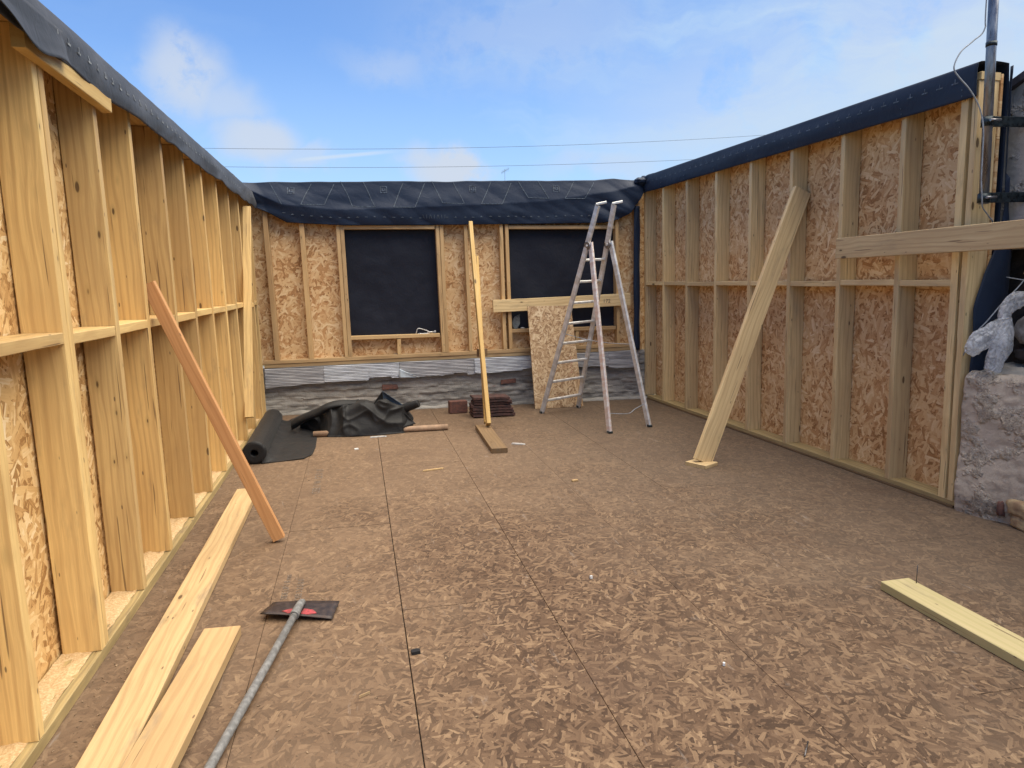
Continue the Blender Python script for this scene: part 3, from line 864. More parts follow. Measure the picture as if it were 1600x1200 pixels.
# ================================================================== NEIGHBOUR (right foreground)
def build_neighbour():
    Nn = thing('neighbouring_wall', 'rough grey rendered old wall beyond the near end of the right stud wall', 'wall', (4.2, 2, 0))
    def f(u, v):
        y = 3.845-u*6.3; z = v*.955
        x = interp([(-2.5, 4.25), (2.5, 4.12), (3.38, 3.995), (3.62, 3.925), (3.80, 3.888), (3.83, 3.93), (3.845, 4.10)], y)
        lump = .018*nz(y*3, z*3.5)+.012*abs(nz(y*9, z*10, 4))+.010*nz(y*26, z*26, 2)*max(0, .3+nz(y*2.5, z*3, 9)*2)+.004*nz(y*60, z*60, 2)
        if z < .13: lump -= .035*(1-z/.13)*(.6+.8*nz(y*5, 2))
        edge = max(0, (z-.90)/.055); x += .055*edge**2
        return (x-lump*.9, y, z+.022*nz(y*7, 3)*(v > .93))
    grid('rendered_face', f, 420, 80, RENDER, Nn)
    def t(u, v):
        y = 3.845-u*6.3; x0 = interp([(-2.5, 4.25), (2.5, 4.12), (3.38, 3.995), (3.62, 3.925), (3.80, 3.888), (3.83, 3.93), (3.845, 4.10)], y)+.05
        return (x0+v*.45, y, .950+.03*nz(y*8, v*4)+.05*v)
    grid('broken_top', t, 200, 14, CONC, Nn, smooth=False)
    def m(u, v):
        y = 4.3-u*6.8; z = .93+v*.85
        return (4.30+.03*nz(y*5, z*5)+.02*nz(y*15, z*15, 3), y, z)
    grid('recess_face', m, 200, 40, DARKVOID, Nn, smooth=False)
    # rubble courses standing in the recess
    def stone(cx, cy, cz, sx, sy, sz, mat, seed):
        def s(u, v):
            a = u*2*pi; b = (v-.5)*pi
            p = Vector((cos(a)*cos(b), sin(a)*cos(b), sin(b)))
            q = Vector([math.copysign(abs(c)**.55, c) for c in p])
            r = 1+.16*nz(q.x*1.7+seed, q.y*1.7, q.z*1.7)+.06*nz(q.x*6, q.y*6+seed, q.z*6)
            return (cx+q.x*sx*r, cy+q.y*sy*r, cz+q.z*sz*r)
        return grid('rubble_stone', s, 28, 18, mat, Nn)
    PALE = simple('pale_rubble', (.52, .50, .47), .85, 0, .5, 14, .7, (.20, .18, .16), bd=.012)
    ROSE = simple('rose_rubble', (.26, .15, .13), .85, 0, .5, 14, .7, (.13, .08, .07), bd=.012)
    stone(4.24, 3.62, 1.22, .07, .13, .10, PALE, 1); stone(4.24, 3.36, 1.25, .07, .13, .11, PALE, 2)
    stone(4.25, 3.58, 1.56, .07, .15, .055, STONE, 3); stone(4.25, 3.50, 1.66, .07, .16, .045, ROSE, 4)
    stone(4.25, 3.55, 1.44, .06, .10, .045, ROSE, 5); stone(4.24, 3.60, 1.06, .05, .16, .04, DARKVOID, 6)
    for k in range(6):
        stone(4.25, 3.1-k*.32, 1.2+.05*(k % 2), .07, .16, .12, (PALE, ROSE, STONE)[k % 3], 10+k)
        stone(4.25, 3.1-k*.32, 1.52, .07, .15, .11, (ROSE, STONE, PALE)[k % 3], 20+k)
    # stones showing at the foot
    for (y, x, z, sy, sz, mat, sd) in ((3.40, 3.990, .13, .085, .050, STONE, 31), (3.36, 4.0, .045, .10, .045, STONE, 32), (3.18, 4.03, .12, .12, .06, STONE, 33), (3.515, 3.975, .10, .018, .05, BRICK, 34)):
        stone(x, y, z, .045, sy, sz, mat, sd)
    # smooth upper gable
    vs, fs = [], []
    prof = [(4.25, 1.74), (4.25, 2.63), (3.96, 2.715), (2.2, 3.38), (.5, 2.75), (-2.5, 2.75), (-2.5, 1.74)]
    for x in (4.155, 4.45):
        for (y, z) in prof: vs.append((x, y, z))
    k = len(prof); fs.append(tuple(range(k))); fs.append(tuple(reversed(range(k, 2*k))))
    for i in range(k): j = (i+1) % k; fs.append((i, i+k, j+k, j))
    mesh_obj('smooth_gable', vs, fs, PANEL, Nn)
    pts = [(4.30, y, z+.026) for (y, z) in prof[1:6]]
    pts = [(4.30, y, z+.028) for (y, z) in prof[1:6]]
    for i in range(len(pts)-1):
        plank('verge_capping', pts[i], pts[i+1], .36, .05, ROOFFELT, Nn, (1, 0, 0), .001, 2)
build_neighbour()

# metal pole strapped to the neighbouring wall
def build_pole():
    P = thing('metal_pole', 'tall galvanised pole strapped beside the near end of the right stud wall', 'pole', (3.82, 3.72, 2.0))
    px = lambda z: 3.826-.028*(z-2.05)/1.2*1.0
    bx = lambda z: 3.835-.045*(z-2.0)
    tube('pipe', [(bx(2.01), 3.72, 2.01), (bx(2.9), 3.72, 2.9), (bx(4.6), 3.72, 4.6)], .0275, GALV, P, 20)
    tube('collar', [(bx(2.94), 3.72, 2.935), (bx(2.96), 3.72, 2.96)], .0305, STRAP, P, 18)
    for z in (2.50, 2.045):
        x0 = bx(z)
        b = plank('bracket_arm', (x0+.035, 3.735, z+.006), (4.20, 3.735, z+.016), .062, .012, STRAP, P, (0, 0, 1), .0005, 3, .002)
        tube('clamp', [(x0, 3.72, z-.028), (x0, 3.72, z+.028)], .036, STRAP, P, 18)
        tube('bolt', [(x0-.030, 3.672, z), (x0+.045, 3.672, z+.004)], .008, GALV, P, 8)
build_pole()
def catmull(pts, n=8):
    pts = [Vector(p) for p in pts]; out = []
    P = [pts[0]]+pts+[pts[-1]]
    for i in range(1, len(P)-2):
        for k in range(n):
            t = k/n; a, b, c, d = P[i-1:i+3]
            out.append(.5*((2*b)+(c-a)*t+(2*a-5*b+4*c-d)*t*t+(3*b-a-3*c+d)*t**3))
    out.append(P[-2]); return out
tag(tube('aerial_cable', catmull([(3.70, 3.70, 4.3), (3.70, 3.69, 3.19), (3.705, 3.69, 3.02), (3.64, 3.70, 2.95), (3.56, 3.70, 2.885), (3.52, 3.70, 2.80), (3.55, 3.70, 2.75), (3.635, 3.69, 2.67), (3.71, 3.685, 2.57), (3.745, 3.68, 2.45), (3.755, 3.68, 2.3), (3.762, 3.68, 2.15), (3.780, 3.68, 2.03), (3.80, 3.69, 1.985), (3.86, 3.70, 1.935), (3.93, 3.74, 1.89), (3.97, 3.9, 1.80), (4.10, 3.90, 1.60), (4.20, 3.60, 1.52), (4.16, 3.55, 1.50)]), .0042, CABLE, None, 8),
    'thin grey cable curling away from the metal pole against the sky', 'cable')
tag(tube('bag_cable', catmull([(4.24, 3.70, 1.62), (4.14, 3.70, 1.50), (4.04, 3.71, 1.40), (3.95, 3.73, 1.28), (3.90, 3.76, 1.2), (3.90, 3.84, 1.05)]), .004, CABLE, None, 8),
    'short grey cable running down behind the plastic bag by the rough wall', 'cable')
def build_bag():
    # silhouette: knotted neck at top right, lobe to the left, tail down
    spine = [(4.19, 3.62, 1.425), (4.10, 3.67, 1.41), (4.045, 3.69, 1.35), (4.035, 3.69, 1.285), (3.99, 3.69, 1.225), (3.93, 3.69, 1.185), (3.86, 3.69, 1.15), (3.80, 3.69, 1.12), (3.765, 3.69, 1.105)]
    rad = [.030, .055, .045, .040, .062, .070, .070, .052, .018]
    vs, fs, n = [], [], 40
    def sweep(sp, rd, seed):
        sp2 = catmull(sp, 6); m = len(sp2); b0 = len(vs)
        for i, p in enumerate(sp2):
            t = i/(m-1)*(len(rd)-1); k = min(int(t), len(rd)-2); r = rd[k]+(rd[k+1]-rd[k])*(t-k)
            d = (sp2[min(i+1, m-1)]-sp2[max(i-1, 0)]).normalized()
            a = d.cross(Vector((0, 1, .1))).normalized(); bb = d.cross(a)
            for q in range(n):
                th = 2*pi*q/n
                rr = r*(1+.34*nz(cos(th)*1.9+seed, sin(th)*1.9, i*.10)+.22*abs(nz(th*2.5, i*.22, seed))+.10*nz(th*7, i*.5, seed))
                vs.append(tuple(p+a*cos(th)*rr+bb*sin(th)*rr*.6))
        for i in range(m-1):
            for q in range(n):
                q2 = (q+1) % n; fs.append((b0+i*n+q, b0+i*n+q2, b0+(i+1)*n+q2, b0+(i+1)*n+q))
        fs.append(tuple(b0+q for q in range(n))); fs.append(tuple(b0+(m-1)*n+q for q in reversed(range(n))))
    sweep(spine, rad, 1)
    sweep([(4.02, 3.66, 1.26), (4.0, 3.66, 1.16), (3.975, 3.665, 1.06), (3.955, 3.67, .965), (3.94, 3.67, .945)], [.03, .062, .062, .050, .015], 7)
    sweep([(4.02, 3.66, 1.30), (4.035, 3.66, 1.2), (4.03, 3.665, 1.10), (4.0, 3.67, 1.0)], [.03, .05, .05, .015], 12)
    o = mesh_obj('plastic_bag', vs, fs, BAG, None, smooth=True)
    tag(o, 'crumpled translucent white plastic bag hanging against the rough rendered wall', 'plastic bag')
build_bag()

# ================================================================== TIMBERS, BRACES, BOARDS
tag(plank('timber_plank', (3.765, 4.965, 1.798), (3.720, 2.9, 1.803), .160, .044, WOOD_R, None, (0, 0, 1)),
    'long horizontal plank fixed across the studs near the end of the right wall', 'plank')
R = plank('timber_brace', (3.872, 5.628, 2.335), (2.815, 5.300, .030), .165, .044, WOOD_R, None, (1, 0, -.34), .004)
tag(R, 'wide pale plank brace leaning from the floor block up to the right wall', 'brace')
tag(plank('timber_block', (2.725, 5.245, .016), (2.885, 5.335, .016), .20, .030, WOOD_R, None, (0, 1, 0), 0, 1),
    'small flat timber block on the floor under the foot of the wide right brace', 'block')
tag(plank('timber_brace', (-1.118, 4.222, 1.565), (-.520, 4.285, .022), .072, .045, WOOD_ORG, None, (1, 0, .3), .003),
    'reddish orange batten leaning from the left wall down to the floor', 'brace')
tag(plank('timber_plank', (1.660, YB-.023, 1.262), (3.480, YB-.023, 1.325), .155, .043, WOOD_R, None, (0, 0, 1), .003),
    'pale horizontal plank fixed across the lower part of the right window opening', 'plank')
text_part('pencil_marking', '172', .07, INK, Matrix.Translation((3.10, YB-.0495, 1.285)) @ Matrix.Rotation(radians(90), 4, 'X'), D.objects['timber_plank.001'])
# post between the windows
tag(plank('timber_brace', (1.368, 8.475, 2.262), (1.300, 7.085, .078), .044, .088, WOOD_YEL, None, (1, 0, 0), .003),
    'yellow timber brace leaning from its muddy foot board to the back wall between the windows', 'brace')
tag(plank('timber_stake', (1.415, 8.36, 1.86), (1.315, 7.30, .052), .040, .06, WOOD_YEL, None, (1, 0, 0), .003),
    'shorter dull yellow stake standing just behind the yellow brace between the windows', 'stake')
tag(plank('timber_offcut', (1.36, 8.03, .74), (1.47, 8.09, .74), .045, .09, WOOD_OLD, None, (0, 1, 0), 0, 1),
    'tiny dark wooden offcut nailed to the yellow brace at plate height', 'block')
tag(plank('foot_board', (1.262, 7.25, .024), (1.228, 6.14, .024), .150, .045, WOOD_OLD, None, (1, 0, 0), .002),
    'short muddy brown board flat on the floor under the yellow brace', 'board')
# strandboard offcut leaning under the window
def lean_sheet():
    a, b = Vector((2.103, 8.235, .004)), Vector((2.735, 8.262, .004)); c, d = Vector((2.652, 8.545, 1.262)), Vector((2.083, 8.530, 1.258))
    n = (b-a).cross(d-a).normalized()
    o = slab('strandboard_sheet', [a, b, c, d], .018, OSB_SHEET, None, n if n.y < 0 else -n)
    tag(o, 'upright strandboard offcut leaning below the right window behind the ladder', 'board')
    vs, fs = [], []
    for k in range(7):
        p = Vector((2.60, 8.33, .42+.03*k)); x = 2.60+.012*sin(k*2.1); y = 8.2375+(p.z/1.258)*.30
        strip_mesh(vs, fs, [(x-.012, y-.006, p.z), (x+.012, y-.004, p.z+.02)], .006, (0, -1, 0))
    mesh_obj('red_crayon_mark', vs, fs, REDPAINT, o)
lean_sheet()

# floor planks, left foreground
tag(plank('floor_plank', (-.852, 5.36, .0245), (-.852, 1.3, .0245), .152, .045, WOOD_DIRTY, None, (1, 0, 0), .003),
    'long trodden plank lying on the floor along the foot of the left wall', 'plank')
tag(plank('floor_plank', (-.641, 3.125, .024), (-.737, 1.3, .095), .156, .046, WOOD_DIRTY, None, (1, 0, 0), .002),
    'shorter bright edged plank on the floor, its square end beside the scraper blade', 'plank')
YP = plank('floor_plank', (2.607, 2.86, .024), (2.640, 1.0, .024), .168, .044, WOOD_GRN, None, (1, 0, 0), .002)
tag(YP, 'pale greenish plank lying on the floor at lower right with a nail standing in it', 'plank')
def add_nail(parent, x, y, z0, h):
    o = tube('nail', [(x, y, z0), (x+.003, y+.002, z0+h)], .0022, NAIL, parent, 8); return o
add_nail(YP, 2.678, 2.80, .045, .095)

# ================================================================== LADDER
def build_ladder():
    Lr = thing('stepladder', 'tall splayed aluminium stepladder standing in front of the right window', 'ladder', (2.55, 7.4, 0))
    A0, B0 = Vector((2.115, 7.97, .0)), Vector((2.655, 8.23, .0))
    C0, D0 = Vector((2.505, 6.70, .0)), Vector((3.03, 6.90, .0))
    HA, HB = Vector((2.425, 7.24, 1.935)), Vector((2.695, 7.36, 1.955))
    def ext(p, q, z): t = (z-p.z)/(q.z-p.z); return p+(q-p)*t
    A1, B1 = ext(A0, HA, 2.34), ext(B0, HB, 2.36)
    side = (HB-HA).normalized()
    def stile(a, b, mat, w=.030, d=.062):
        o = plank('stile', a, b, w, d, mat, Lr, side, 0, 2, .006); return o
    stile(A0, A1, ALU); stile(B0, B1, ALU)
    off = Vector((.016, -.045, 0)); 
    stile(C0, HA+Vector((.030, -.03, .03)), ALU_RED); stile(D0, HB+Vector((.030, -.03, .03)), ALU)
    for k in range(8):
        z = .16+.232*k
        if z > 1.9: break
        a, b = ext(A0, HA, z), ext(B0, HB, z+.015)
        d = (b-a).normalized()
        plank('rung', a+d*.014, b-d*.014, .040, .028, ALU, Lr, (0, 1, 0), 0, 1, .006)
    for h, t in ((HA, A1), (HB, B1)):
        tube('hinge', [h-side*.022+Vector((.012, -.012, 0)), h+side*.022+Vector((.012, -.012, 0))], .044, GALV, Lr, 20)
        tube('hinge_bolt', [h-side*.030+Vector((.012, -.012, 0)), h+side*.030+Vector((.012, -.012, 0))], .013, ALU, Lr, 10)
        plank('top_cap', t+Vector((-.022, 0, .010)), t+Vector((.085, -.02, .032)), .05, .026, ALU, Lr, (0, 1, 0), 0, 1, .005)
    for p in (A0, B0, C0, D0):
        plank('rubber_foot', p+Vector((-.022, 0, .012)), p+Vector((.022, 0, .012)), .07, .024, STRAP, Lr, (0, 1, 0), 0, 1, .004)
    # restraint cord and lower cord
    a, b = ext(A0, HA, .98), ext(D0, HB, .88)
    tube('restraint_cord', [a+(b-a)*t+Vector((0, 0, -.03*sin(pi*t))) for t in [i/12 for i in range(13)]], .0035, CABLE, Lr, 6)
    c, d = ext(C0, HA, .20), ext(D0, HB, .24)
    tube('loose_cord', catmull([c, c+(d-c)*.55+Vector((0, .0, -.06)), c+(d-c)*.75+Vector((0, 0, -.03)), d], 5), .004, CABLE, Lr, 6)
build_ladder()

# ================================================================== MEMBRANE ROLL AND HEAP
def build_roll():
    Rr = thing('membrane_roll', 'thick black roll of membrane partly unrolled on the floor by the left wall', 'roll', (-.95, 7.1, 0))
    a, b = Vector((-.925, 6.27, .101)), Vector((-.955, 7.98, .097))
    n = 56; r = .100; vs, fs = [], []
    seg = 26; d = (b-a).normalized(); X = Vector((1, 0, 0)); Z = Vector((0, 0, 1))
    for i in range(seg+1):
        p = a+(b-a)*i/seg
        for k in range(n):
            t = 2*pi*k/n; rr = r*(1+.018*nz(cos(t)*2, sin(t)*2, i*.25)+.012*nz(i*.3, k*.2)) - (.006 if k == 6 else 0)
            vs.append(tuple(p+X*cos(t)*rr+Z*sin(t)*rr*.97))
    for i in range(seg):
        for k in range(n):
            k2 = (k+1) % n; fs.append((i*n+k, i*n+k2, (i+1)*n+k2, (i+1)*n+k))
    # end rings into a hollow core
    for (row, p, sgn) in ((0, a, 1), (seg, b, -1)):
        prev = [row*n+k for k in range(n)]
        for (q, dd) in ((.80, .004), (.6, -.004), (.42, .006), (.33, .0), (.31, .12)):
            base = len(vs)
            for k in range(n):
                t = 2*pi*k/n; vs.append(tuple(p+d*dd*sgn+X*cos(t)*r*q+Z*sin(t)*r*q*.97))
            cur = [base+k for k in range(n)]
            for k in range(n):
                k2 = (k+1) % n; fs.append((prev[k], prev[k2], cur[k2], cur[k]) if sgn < 0 else (cur[k], cur[k2], prev[k2], prev[k]))
            prev = cur
        fs.append(tuple(prev))
    mesh_obj('rolled_membrane', vs, fs, MEMB_ROLL, Rr, smooth=True)
    # unrolled sheet on the floor
    edge = [(6.27, -.88), (6.30, -.70), (6.36, -.52), (6.5, -.455), (6.8, -.44), (7.2, -.45), (7.6, -.50), (7.95, -.56)]
    def f(u, v):
        y = 6.27+u*1.65; xe = interp(edge, y); x = -.86+(xe+.86)*v
        z = .006+.022*max(0, nz(x*4+y*2, y*3, 2))+.016*abs(nz(x*7-y*5, y*4, 6))*(1-.5*v)+.075*max(0, 1-v*3.2)**2
        z += max(0, (u-.62)/.38)*.07*sin(v*pi)*(1+.4*nz(x*6, y*5))
        return (x, y+.02*nz(x*5, 3)*v, z)
    grid('unrolled_sheet', f, 90, 40, MEMB_ROLL, Rr, thick=.003)
build_roll()

def build_heap():
    # folded membrane thrown in a heap: a draped loft with a ridge, hanging front and large creases
    RZ = [(-.64, .10), (-.50, .20), (-.33, .31), (-.15, .29), (.0, .325), (.14, .31), (.26, .36), (.36, .29), (.46, .24), (.54, .12)]
    FY = [(-.64, 7.60), (-.44, 7.50), (-.36, 7.24), (-.1, 7.19), (.2, 7.20), (.42, 7.24), (.54, 7.36)]
    def f(u, v):
        x = -.64+1.18*u; hz = interp(RZ, x); fy = interp(FY, x); ry = 7.50+.05*nz(x*2.5, 1)
        if v < .3:
            q = v/.3; y = 7.88+(ry-7.88)*q; z = hz*sin(q*pi/2)**.8
        else:
            q = (v-.3)/.7; y = ry+(fy-ry)*(.30*q+.70*q**.55); z = hz*(1-q**3.6)
        # big creases running diagonally down the front
        c1 = 1-2.2*abs(nz(x*2.6+z*1.8, z*3.2-x*1.2, 3)); c2 = 1-2.4*abs(nz(x*5-z*4, z*5+x*2, y*3+7))
        c1, c2 = max(0, c1), max(0, c2)
        k = sin(pi*min(1, max(0, v)))**.6
        d = (.060*c1**2.2+.030*c2**2.5+.05*nz(x*2.2, y*3, z*3))*k
        return (x+.02*nz(x*4, v*3, 9), y-d+.035*k, max(.005, z+d*.55-.012))
    o = grid('membrane_heap', f, 130, 90, MEMB_ROLL, None, thick=.004)
    tag(o, 'crumpled heap of black membrane piled on the floor in front of the parapet', 'membrane')
    tube('rolled_arm', catmull([(.30, 7.46, .19), (.42, 7.42, .225), (.52, 7.38, .262), (.60, 7.35, .292)], 5), .05, MEMB_ROLL, o, 18, True, lambda t: .060-.022*t)
    def tail(u, v):
        p = catmull([(-.72, 7.52, .12), (-.60, 7.47, .19), (-.45, 7.42, .255), (-.32, 7.40, .315), (-.16, 7.42, .33), (-.02, 7.48, .32)], 6)
        t = u*(len(p)-1); i = min(int(t), len(p)-2); q = p[i].lerp(p[i+1], t-i)
        w = .10*(1-.25*u)
        return (q.x+.05*v*0, q.y-.05*sin(v*pi)-.02*v+.008*nz(u*6, v*2), q.z+.022-w*v+.010*nz(u*5, v*3, 3))
    grid('folded_tail', tail, 40, 8, MEMB_ROLL, o, thick=.004)
    def flap(P, name, mat):
        a, b, c = [Vector(p) for p in P]
        def g(u, v):
            q = a.lerp(b.lerp(c, u), max(v, .001)); q.y += .03*sin(u*pi)*sin(v*pi)+.008*nz(u*4, v*4); return q
        grid(name, g, 14, 12, mat, o, thick=.003)
    flap([(.225, 7.36, .438), (.06, 7.33, .22), (.235, 7.30, .20)], 'standing_fold', MEMB_ROLL)
    flap([(.225, 7.362, .438), (.22, 7.40, .22), (.47, 7.40, .25)], 'blue_underside', membrane('blue_underside', (.05, .075, .11), (.10, .12, .15), .3))
    flap([(.44, 7.34, .20), (.36, 7.24, .05), (.56, 7.30, .085)], 'standing_fold', MEMB_ROLL)
build_heap()
tag(tube('cardboard_tube', [(-.49, 7.275, .032), (.0, 7.285, .032), (.5, 7.29, .032), (.895, 7.295, .032)], .031, CARD, None, 20),
    'long brown cardboard tube sticking out from under the black membrane heap', 'tube')

# ================================================================== BRICKS / TILES
def build_tiles():
    grp = 'dark tiles stacked against the parapet'
    xo, z = 1.50, .004
    n = 7
    names = ['bottom', 'second', 'third', 'fourth', 'fifth', 'sixth', 'top']
    look = ['widest, with a broken pale corner', 'slid slightly to the right', 'slid slightly to the left', 'set a little askew', 'thin and nearly black', 'with a chipped edge', 'lying under the open sky']
    labels = ['thick dark clay tile at the very bottom of the stack by the parapet',
              'dark clay tile resting directly on the bottom tile of the stack',
              'third dark clay tile up from the floor in the stack by the parapet',
              'middle dark clay tile of the stack by the parapet, three above and three below',
              'third dark clay tile down from the top of the stack by the parapet',
              'dark clay tile just beneath the topmost tile of the stack',
              'topmost dark clay tile on the stack behind the yellow brace']
    for k in range(n):
        th = .040 if k == 0 else .032
        w = .50-.012*k; d = .25; cx = xo+random.uniform(-.018, .018); cy = 7.98+random.uniform(-.012, .012); rz = random.uniform(-.05, .05)
        nu, nv = 22, 4; vs, fs = [], []
        for side in (0, 1):
            for j in range(nv+1):
                for i in range(nu+1):
                    u, v = i/nu-.5, j/nv-.5
                    zz = .003*sin(u*2*pi*1.5)+.005*nz(u*6, v*6, k)
                    x, y = u*w, v*d
                    vs.append((cx+x*cos(rz)-y*sin(rz), cy+x*sin(rz)+y*cos(rz), z+.010+zz+(th*.72 if side else 0)))
        m = (nu+1)*(nv+1)
        for j in range(nv):
            for i in range(nu):
                a = j*(nu+1)+i; fs.append((m+a, m+a+1, m+a+nu+2, m+a+nu+1)); fs.append((a+nu+1, a+nu+2, a+1, a))
        for i in range(nu):
            a = i; fs.append((a, a+1, m+a+1, m+a)); a = nv*(nu+1)+i; fs.append((a+1, a, m+a, m+a+1))
        for j in range(nv):
            a = j*(nu+1); b = a+nu+1; fs.append((b, a, m+a, m+b)); a += nu; b += nu; fs.append((a, b, m+b, m+a))
        tag(mesh_obj('clay_tile', vs, fs, TILE), labels[k], 'tile', grp)
        z += th
    vs, fs = [], []
    box_into(vs, fs, (-.11, -.05, -.075), (.11, .05, .075))
    o = mesh_obj('red_brick', vs, fs, BRICK, None, mw=Matrix.Translation((1.14, 8.24, .078)) @ Matrix.Rotation(.12, 4, 'Z'))
    add_mod(o, 'SUBSURF', levels=3, render_levels=3, subdivision_type='SIMPLE'); add_mod(o, 'BEVEL', width=.008, segments=2)
    tag(o, 'single rusty red brick on the floor to the left of the dark tile stack', 'brick')
build_tiles()

# ================================================================== SCRAPER
def build_scraper():
    T = thing('floor_scraper', 'long handled scraper with dark square blade and red socket lying on the floor', 'scraper', (-.33, 3.25, 0))
    def f(u, v):
        x0, y0, z0 = -.495, 3.235, .040; x1, y1, z1 = -.170, 3.165, .010
        xa, ya, za = -.455, 3.405, .012; xb, yb, zb = -.140, 3.325, .020
        p = Vector((x0, y0, z0)).lerp(Vector((x1, y1, z1)), u); q = Vector((xa, ya, za)).lerp(Vector((xb, yb, zb)), u)
        r = p.lerp(q, v); r.z += .004*sin(u*pi); return r
    grid('blade', f, 12, 6, DARKSTEEL, T, thick=.004)
    vs, fs = [], []
    def pl(u, v): p = Vector(f(u, v)); return (p.x, p.y, p.z+.005)
    for (ua, ub, s) in ((.27, .47, 1), (.55, .76, -1)):
        b = len(vs)
        pts = [(ua, .20), ((ua+ub)/2, .08), (ub, .10), (ub, .42), ((ua+ub)/2, .38)] if s > 0 else [(ua, .42), (ua, .10), ((ua+ub)/2, .08), (ub, .2), ((ua+ub)/2+.03, .38)]
        for p in pts: vs.append(pl(*p))
        fs.append(tuple(range(b, b+5)))
    o = mesh_obj('socket_plate', vs, fs, REDPAINT, T); add_mod(o, 'SOLIDIFY', thickness=.004)
    tube('socket', catmull([(-.315, 3.335, .030), (-.318, 3.28, .048), (-.328, 3.215, .052), (-.338, 3.16, .048)], 4), .02, HANDLE, T, 16, True, lambda t: .016+.006*t)
    tube('handle', [(-.336, 3.17, .048), (-.42, 2.72, .036), (-.515, 2.22, .024), (-.62, 1.6, .022)], .0162, HANDLE, T, 16)
build_scraper()

# ================================================================== SMALL THINGS
def wire_tool():
    T = thing('metal_tool', 'small silvery frame tool lying on the sill of the left window', 'tool', (.78, 8.68, .93))
    y = YB+.045
    tube('frame', catmull([(.70, y, .932), (.725, y, 1.00), (.80, y, .985), (.85, y, .965), (.86, y, .94), (.72, y, .937)], 4), .006, ALU, T, 8)
    tube('shaft', [(.84, y, .955), (.93, y, .955)], .009, ALU, T, 10)
    tube('knob', [(.925, y, .955), (.945, y, .955)], .018, SCRAP, T, 12)
wire_tool()
def window_scrap():
    vs, fs = [], []
    y = YB+.03
    def f(u, v):
        return (1.99+.10*v*cos(u*2.6+1.6)+.03, y+.03*sin(u*3)*v, 1.06+.11*sin(u*2.6+1.6)*v-.02)
    o = grid('plastic_flap', f, 16, 8, simple('dull_film', (.16, .18, .18), .35, 0, .3, 20, .1), None, thick=.002)
    tag(o, 'small curl of dull plastic film hanging in the left corner of the right window', 'plastic')
    b = grid('paper_scrap', lambda u, v: (2.03+u*.05, YB+.02+v*.04, .977+.010*sin(u*3)*v), 6, 5, SCRAP, None, thick=.002)
    tag(b, 'tiny white scrap on the sill of the right window under the film', 'scrap')
window_scrap()
def flat_scrap(name, x, y, lx, ly, rz, mat, label, cat, h=.006):
    m = Matrix.Translation((x, y, .006)) @ Matrix.Rotation(rz, 4, 'Z')
    vs = [(-lx/2, -ly/2, 0), (lx*.4, -ly*.6, 0), (lx/2, ly*.1, 0), (lx*.2, ly/2, 0), (-lx*.45, ly*.4, 0)]
    vs = [(a, b, -.004) for a, b, c in vs]+[(a*.94, b*.9, h) for a, b, c in vs]
    fs = [(4, 3, 2, 1, 0), (5, 6, 7, 8, 9)]+[(i, (i+1) % 5, 5+(i+1) % 5, 5+i) for i in range(5)]
    return tag(mesh_obj(name, vs, fs, mat, None, mw=m), label, cat)
flat_scrap('metal_strip', 1.475, 6.44, .14, .03, -.5, ALU, 'small silvery strip on the floor just right of the muddy foot board', 'strip')
flat_scrap('rubber_chip', .185, 2.79, .042, .030, .2, MEMB_ROLL, 'small black chip on the floor beside the long sheet joint in the foreground', 'chip', .008)
flat_scrap('wood_splinter', .57, 5.70, .20, .018, .25, WOOD_DIRTY, 'pale wood splinter on the floor near the second sheet joint', 'splinter')
flat_scrap('paper_scrap', -.06, 6.62, .045, .025, .4, SCRAP, 'small white scrap on the floor in front of the membrane heap', 'scrap')
flat_scrap('paper_strip', .16, 7.11, .17, .016, .05, SCRAP, 'thin white strip against the front edge of the membrane heap', 'scrap')
flat_scrap('plaster_crumb', 1.15, 3.33, .016, .012, .4, SCRAP, 'white crumb in the middle of the bare floor', 'crumb', .010)
flat_scrap('plaster_crumb', 1.40, 2.40, .012, .010, 1.1, SCRAP, 'tiny white crumb on the floor left of the greenish plank', 'crumb', .008)
flat_scrap('wood_splinter', -.03, 2.52, .05, .003, .5, WOOD_DIRTY, 'fine pale splinter on the floor left of the black chip', 'splinter')
flat_scrap('wood_shaving', 1.62, 5.1, .06, .03, .4, WOOD_DIRTY, 'curled pale wood shaving on the floor in front of the right brace block', 'shaving')
tag(tube('loose_nail', [(1.375, 1.835, .006), (1.43, 1.895, .008)], .0028, NAIL, None, 8), 'loose bent nail on the floor at the bottom edge of the picture', 'nail')
# fine debris: chips and dust scattered on the floor
def debris():
    vs, fs = [], []
    for k in range(2200):
        x = random.uniform(-1.0, 3.7); y = random.uniform(1.6, 8.5)
        if random.random() < .45: x = random.choice([-1.0, 3.75, -1.02])+random.gauss(0, .08)
        if x > xr(y, 0)-.01 or x < -1.08: continue
        s = random.uniform(.0015, .007); e = random.uniform(.15, .6); a = random.uniform(0, 3.14)
        b = len(vs)
        for (p, q) in ((-1, -e), (1, -e*.6), (.8, e), (-.7, e*.8)):
            vs.append((x+s*(p*cos(a)-q*sin(a)), y+s*(p*sin(a)+q*cos(a)), .0022+random.uniform(0, .0035)))
        fs.append((b, b+1, b+2, b+3))
    o = mesh_obj('wood_debris', vs, fs, simple('dull_chips', (.34, .24, .15), .9, 0, .4, 60, 0), None); add_mod(o, 'SOLIDIFY', thickness=.0015)
    o['kind'] = 'stuff'; o['label'] = 'fine pale wood chips and dust scattered over the floor'; o['category'] = 'debris'
debris()

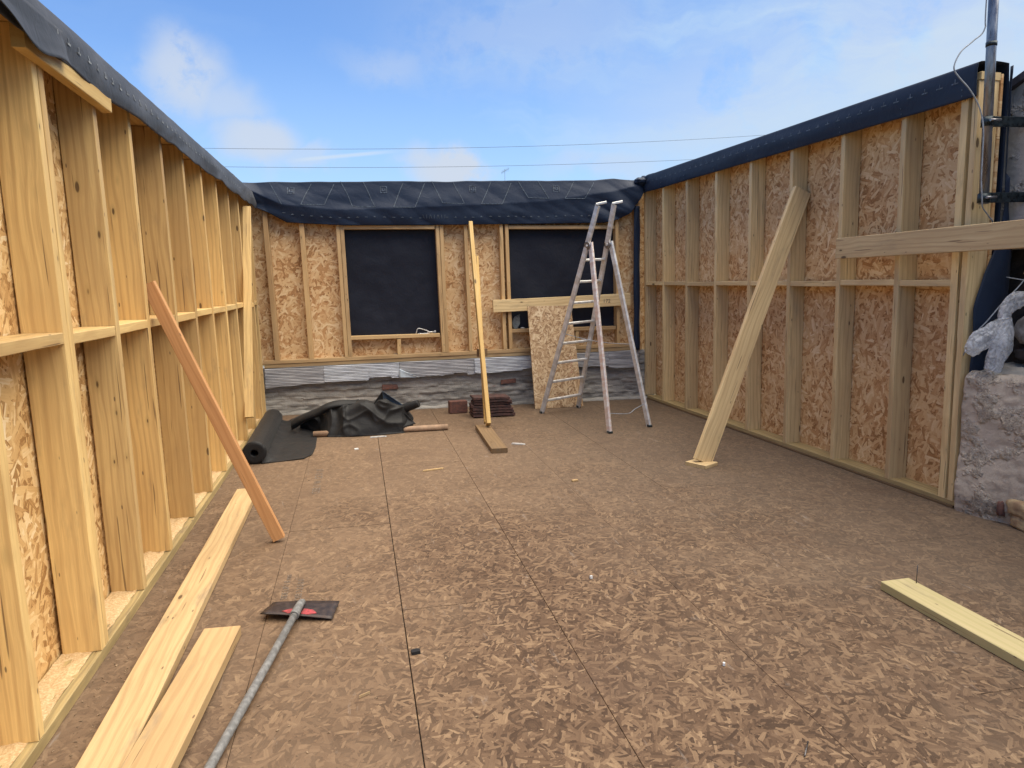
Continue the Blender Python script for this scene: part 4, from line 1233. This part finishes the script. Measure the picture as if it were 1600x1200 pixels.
# ================================================================== BEYOND
def wires():
    for i, (z0, zm, z1, lab) in enumerate(((9.02, 8.72, 10.75, 'uppermost thin overhead cable crossing the sky behind the back wall'),
                                         (8.02, 7.72, 9.35, 'lower thin overhead cable crossing the sky closer above the back wall'))):
        pts = []
        for k in range(41):
            t = k/40; x = -22+62*t; y = 40
            tt = (x+6.7)/(24.1+6.7)
            z = (8.59, 7.67)[i]+(1.71, 1.42)[i]*tt - (1.0, .9)[i]*tt*(1-tt)*1.15
            pts.append((x, y, z))
        tag(tube('overhead_cable', pts, .0085, CABLE_DK, None, 6), lab, 'cable', None)
wires()
def far_house():
    H = thing('distant_house', 'far roof with a row of chimney pots just showing over the back membrane', 'house', (14, 60, -3))
    vs, fs = [], []
    box_into(vs, fs, (12.4, 58, -3.2), (23, 66, 6.0)); mesh_obj('wall', vs, fs, PANEL, H)
    rf = [(12.1, 57.7, 6.0), (23.3, 57.7, 6.0), (23.3, 66.3, 6.0), (12.1, 66.3, 6.0), (12.1, 62, 9.75), (23.3, 62, 9.75)]
    mesh_obj('roof', rf, [(0, 1, 5, 4), (2, 3, 4, 5), (0, 4, 3), (1, 2, 5), (3, 2, 1, 0)], ROOFFELT, H)
    vs, fs = [], []
    box_into(vs, fs, (14.7, 61.3, 8.8), (17.7, 62.7, 10.05)); mesh_obj('chimney', vs, fs, BRICK, H)
    for k in range(5):
        tube('chimney_pot', [(15.0+.6*k, 62, 10.05), (15.0+.6*k, 62, 10.45)], .14, BRICK if k < 3 else CONC, H, 10)
far_house()
def aerial():
    T = thing('television_aerial', 'faint far television aerial above the back wall membrane', 'aerial', (12.5, 62, 8))
    x = 13.15; y = 62
    tube('mast', [(x, y, 6), (x, y, 11.45)], .014, CABLE_DK, T, 8)
    tube('boom', [(x-.3, y, 11.15), (x+.4, y, 11.5)], .012, CABLE_DK, T, 8)
    for k in range(7):
        xx = x-.27+.10*k; z = 11.17+.05*k
        tube('element', [(xx-.05, y-.1, z-.18), (xx+.05, y+.1, z+.18)], .008, CABLE_DK, T, 6)
    vs, fs = [], []
    box_into(vs, fs, (x-.3, y-.3, -3.2), (x+.3, y+.3, 9.4)); mesh_obj('stack', vs, fs, BRICK, T)
aerial()
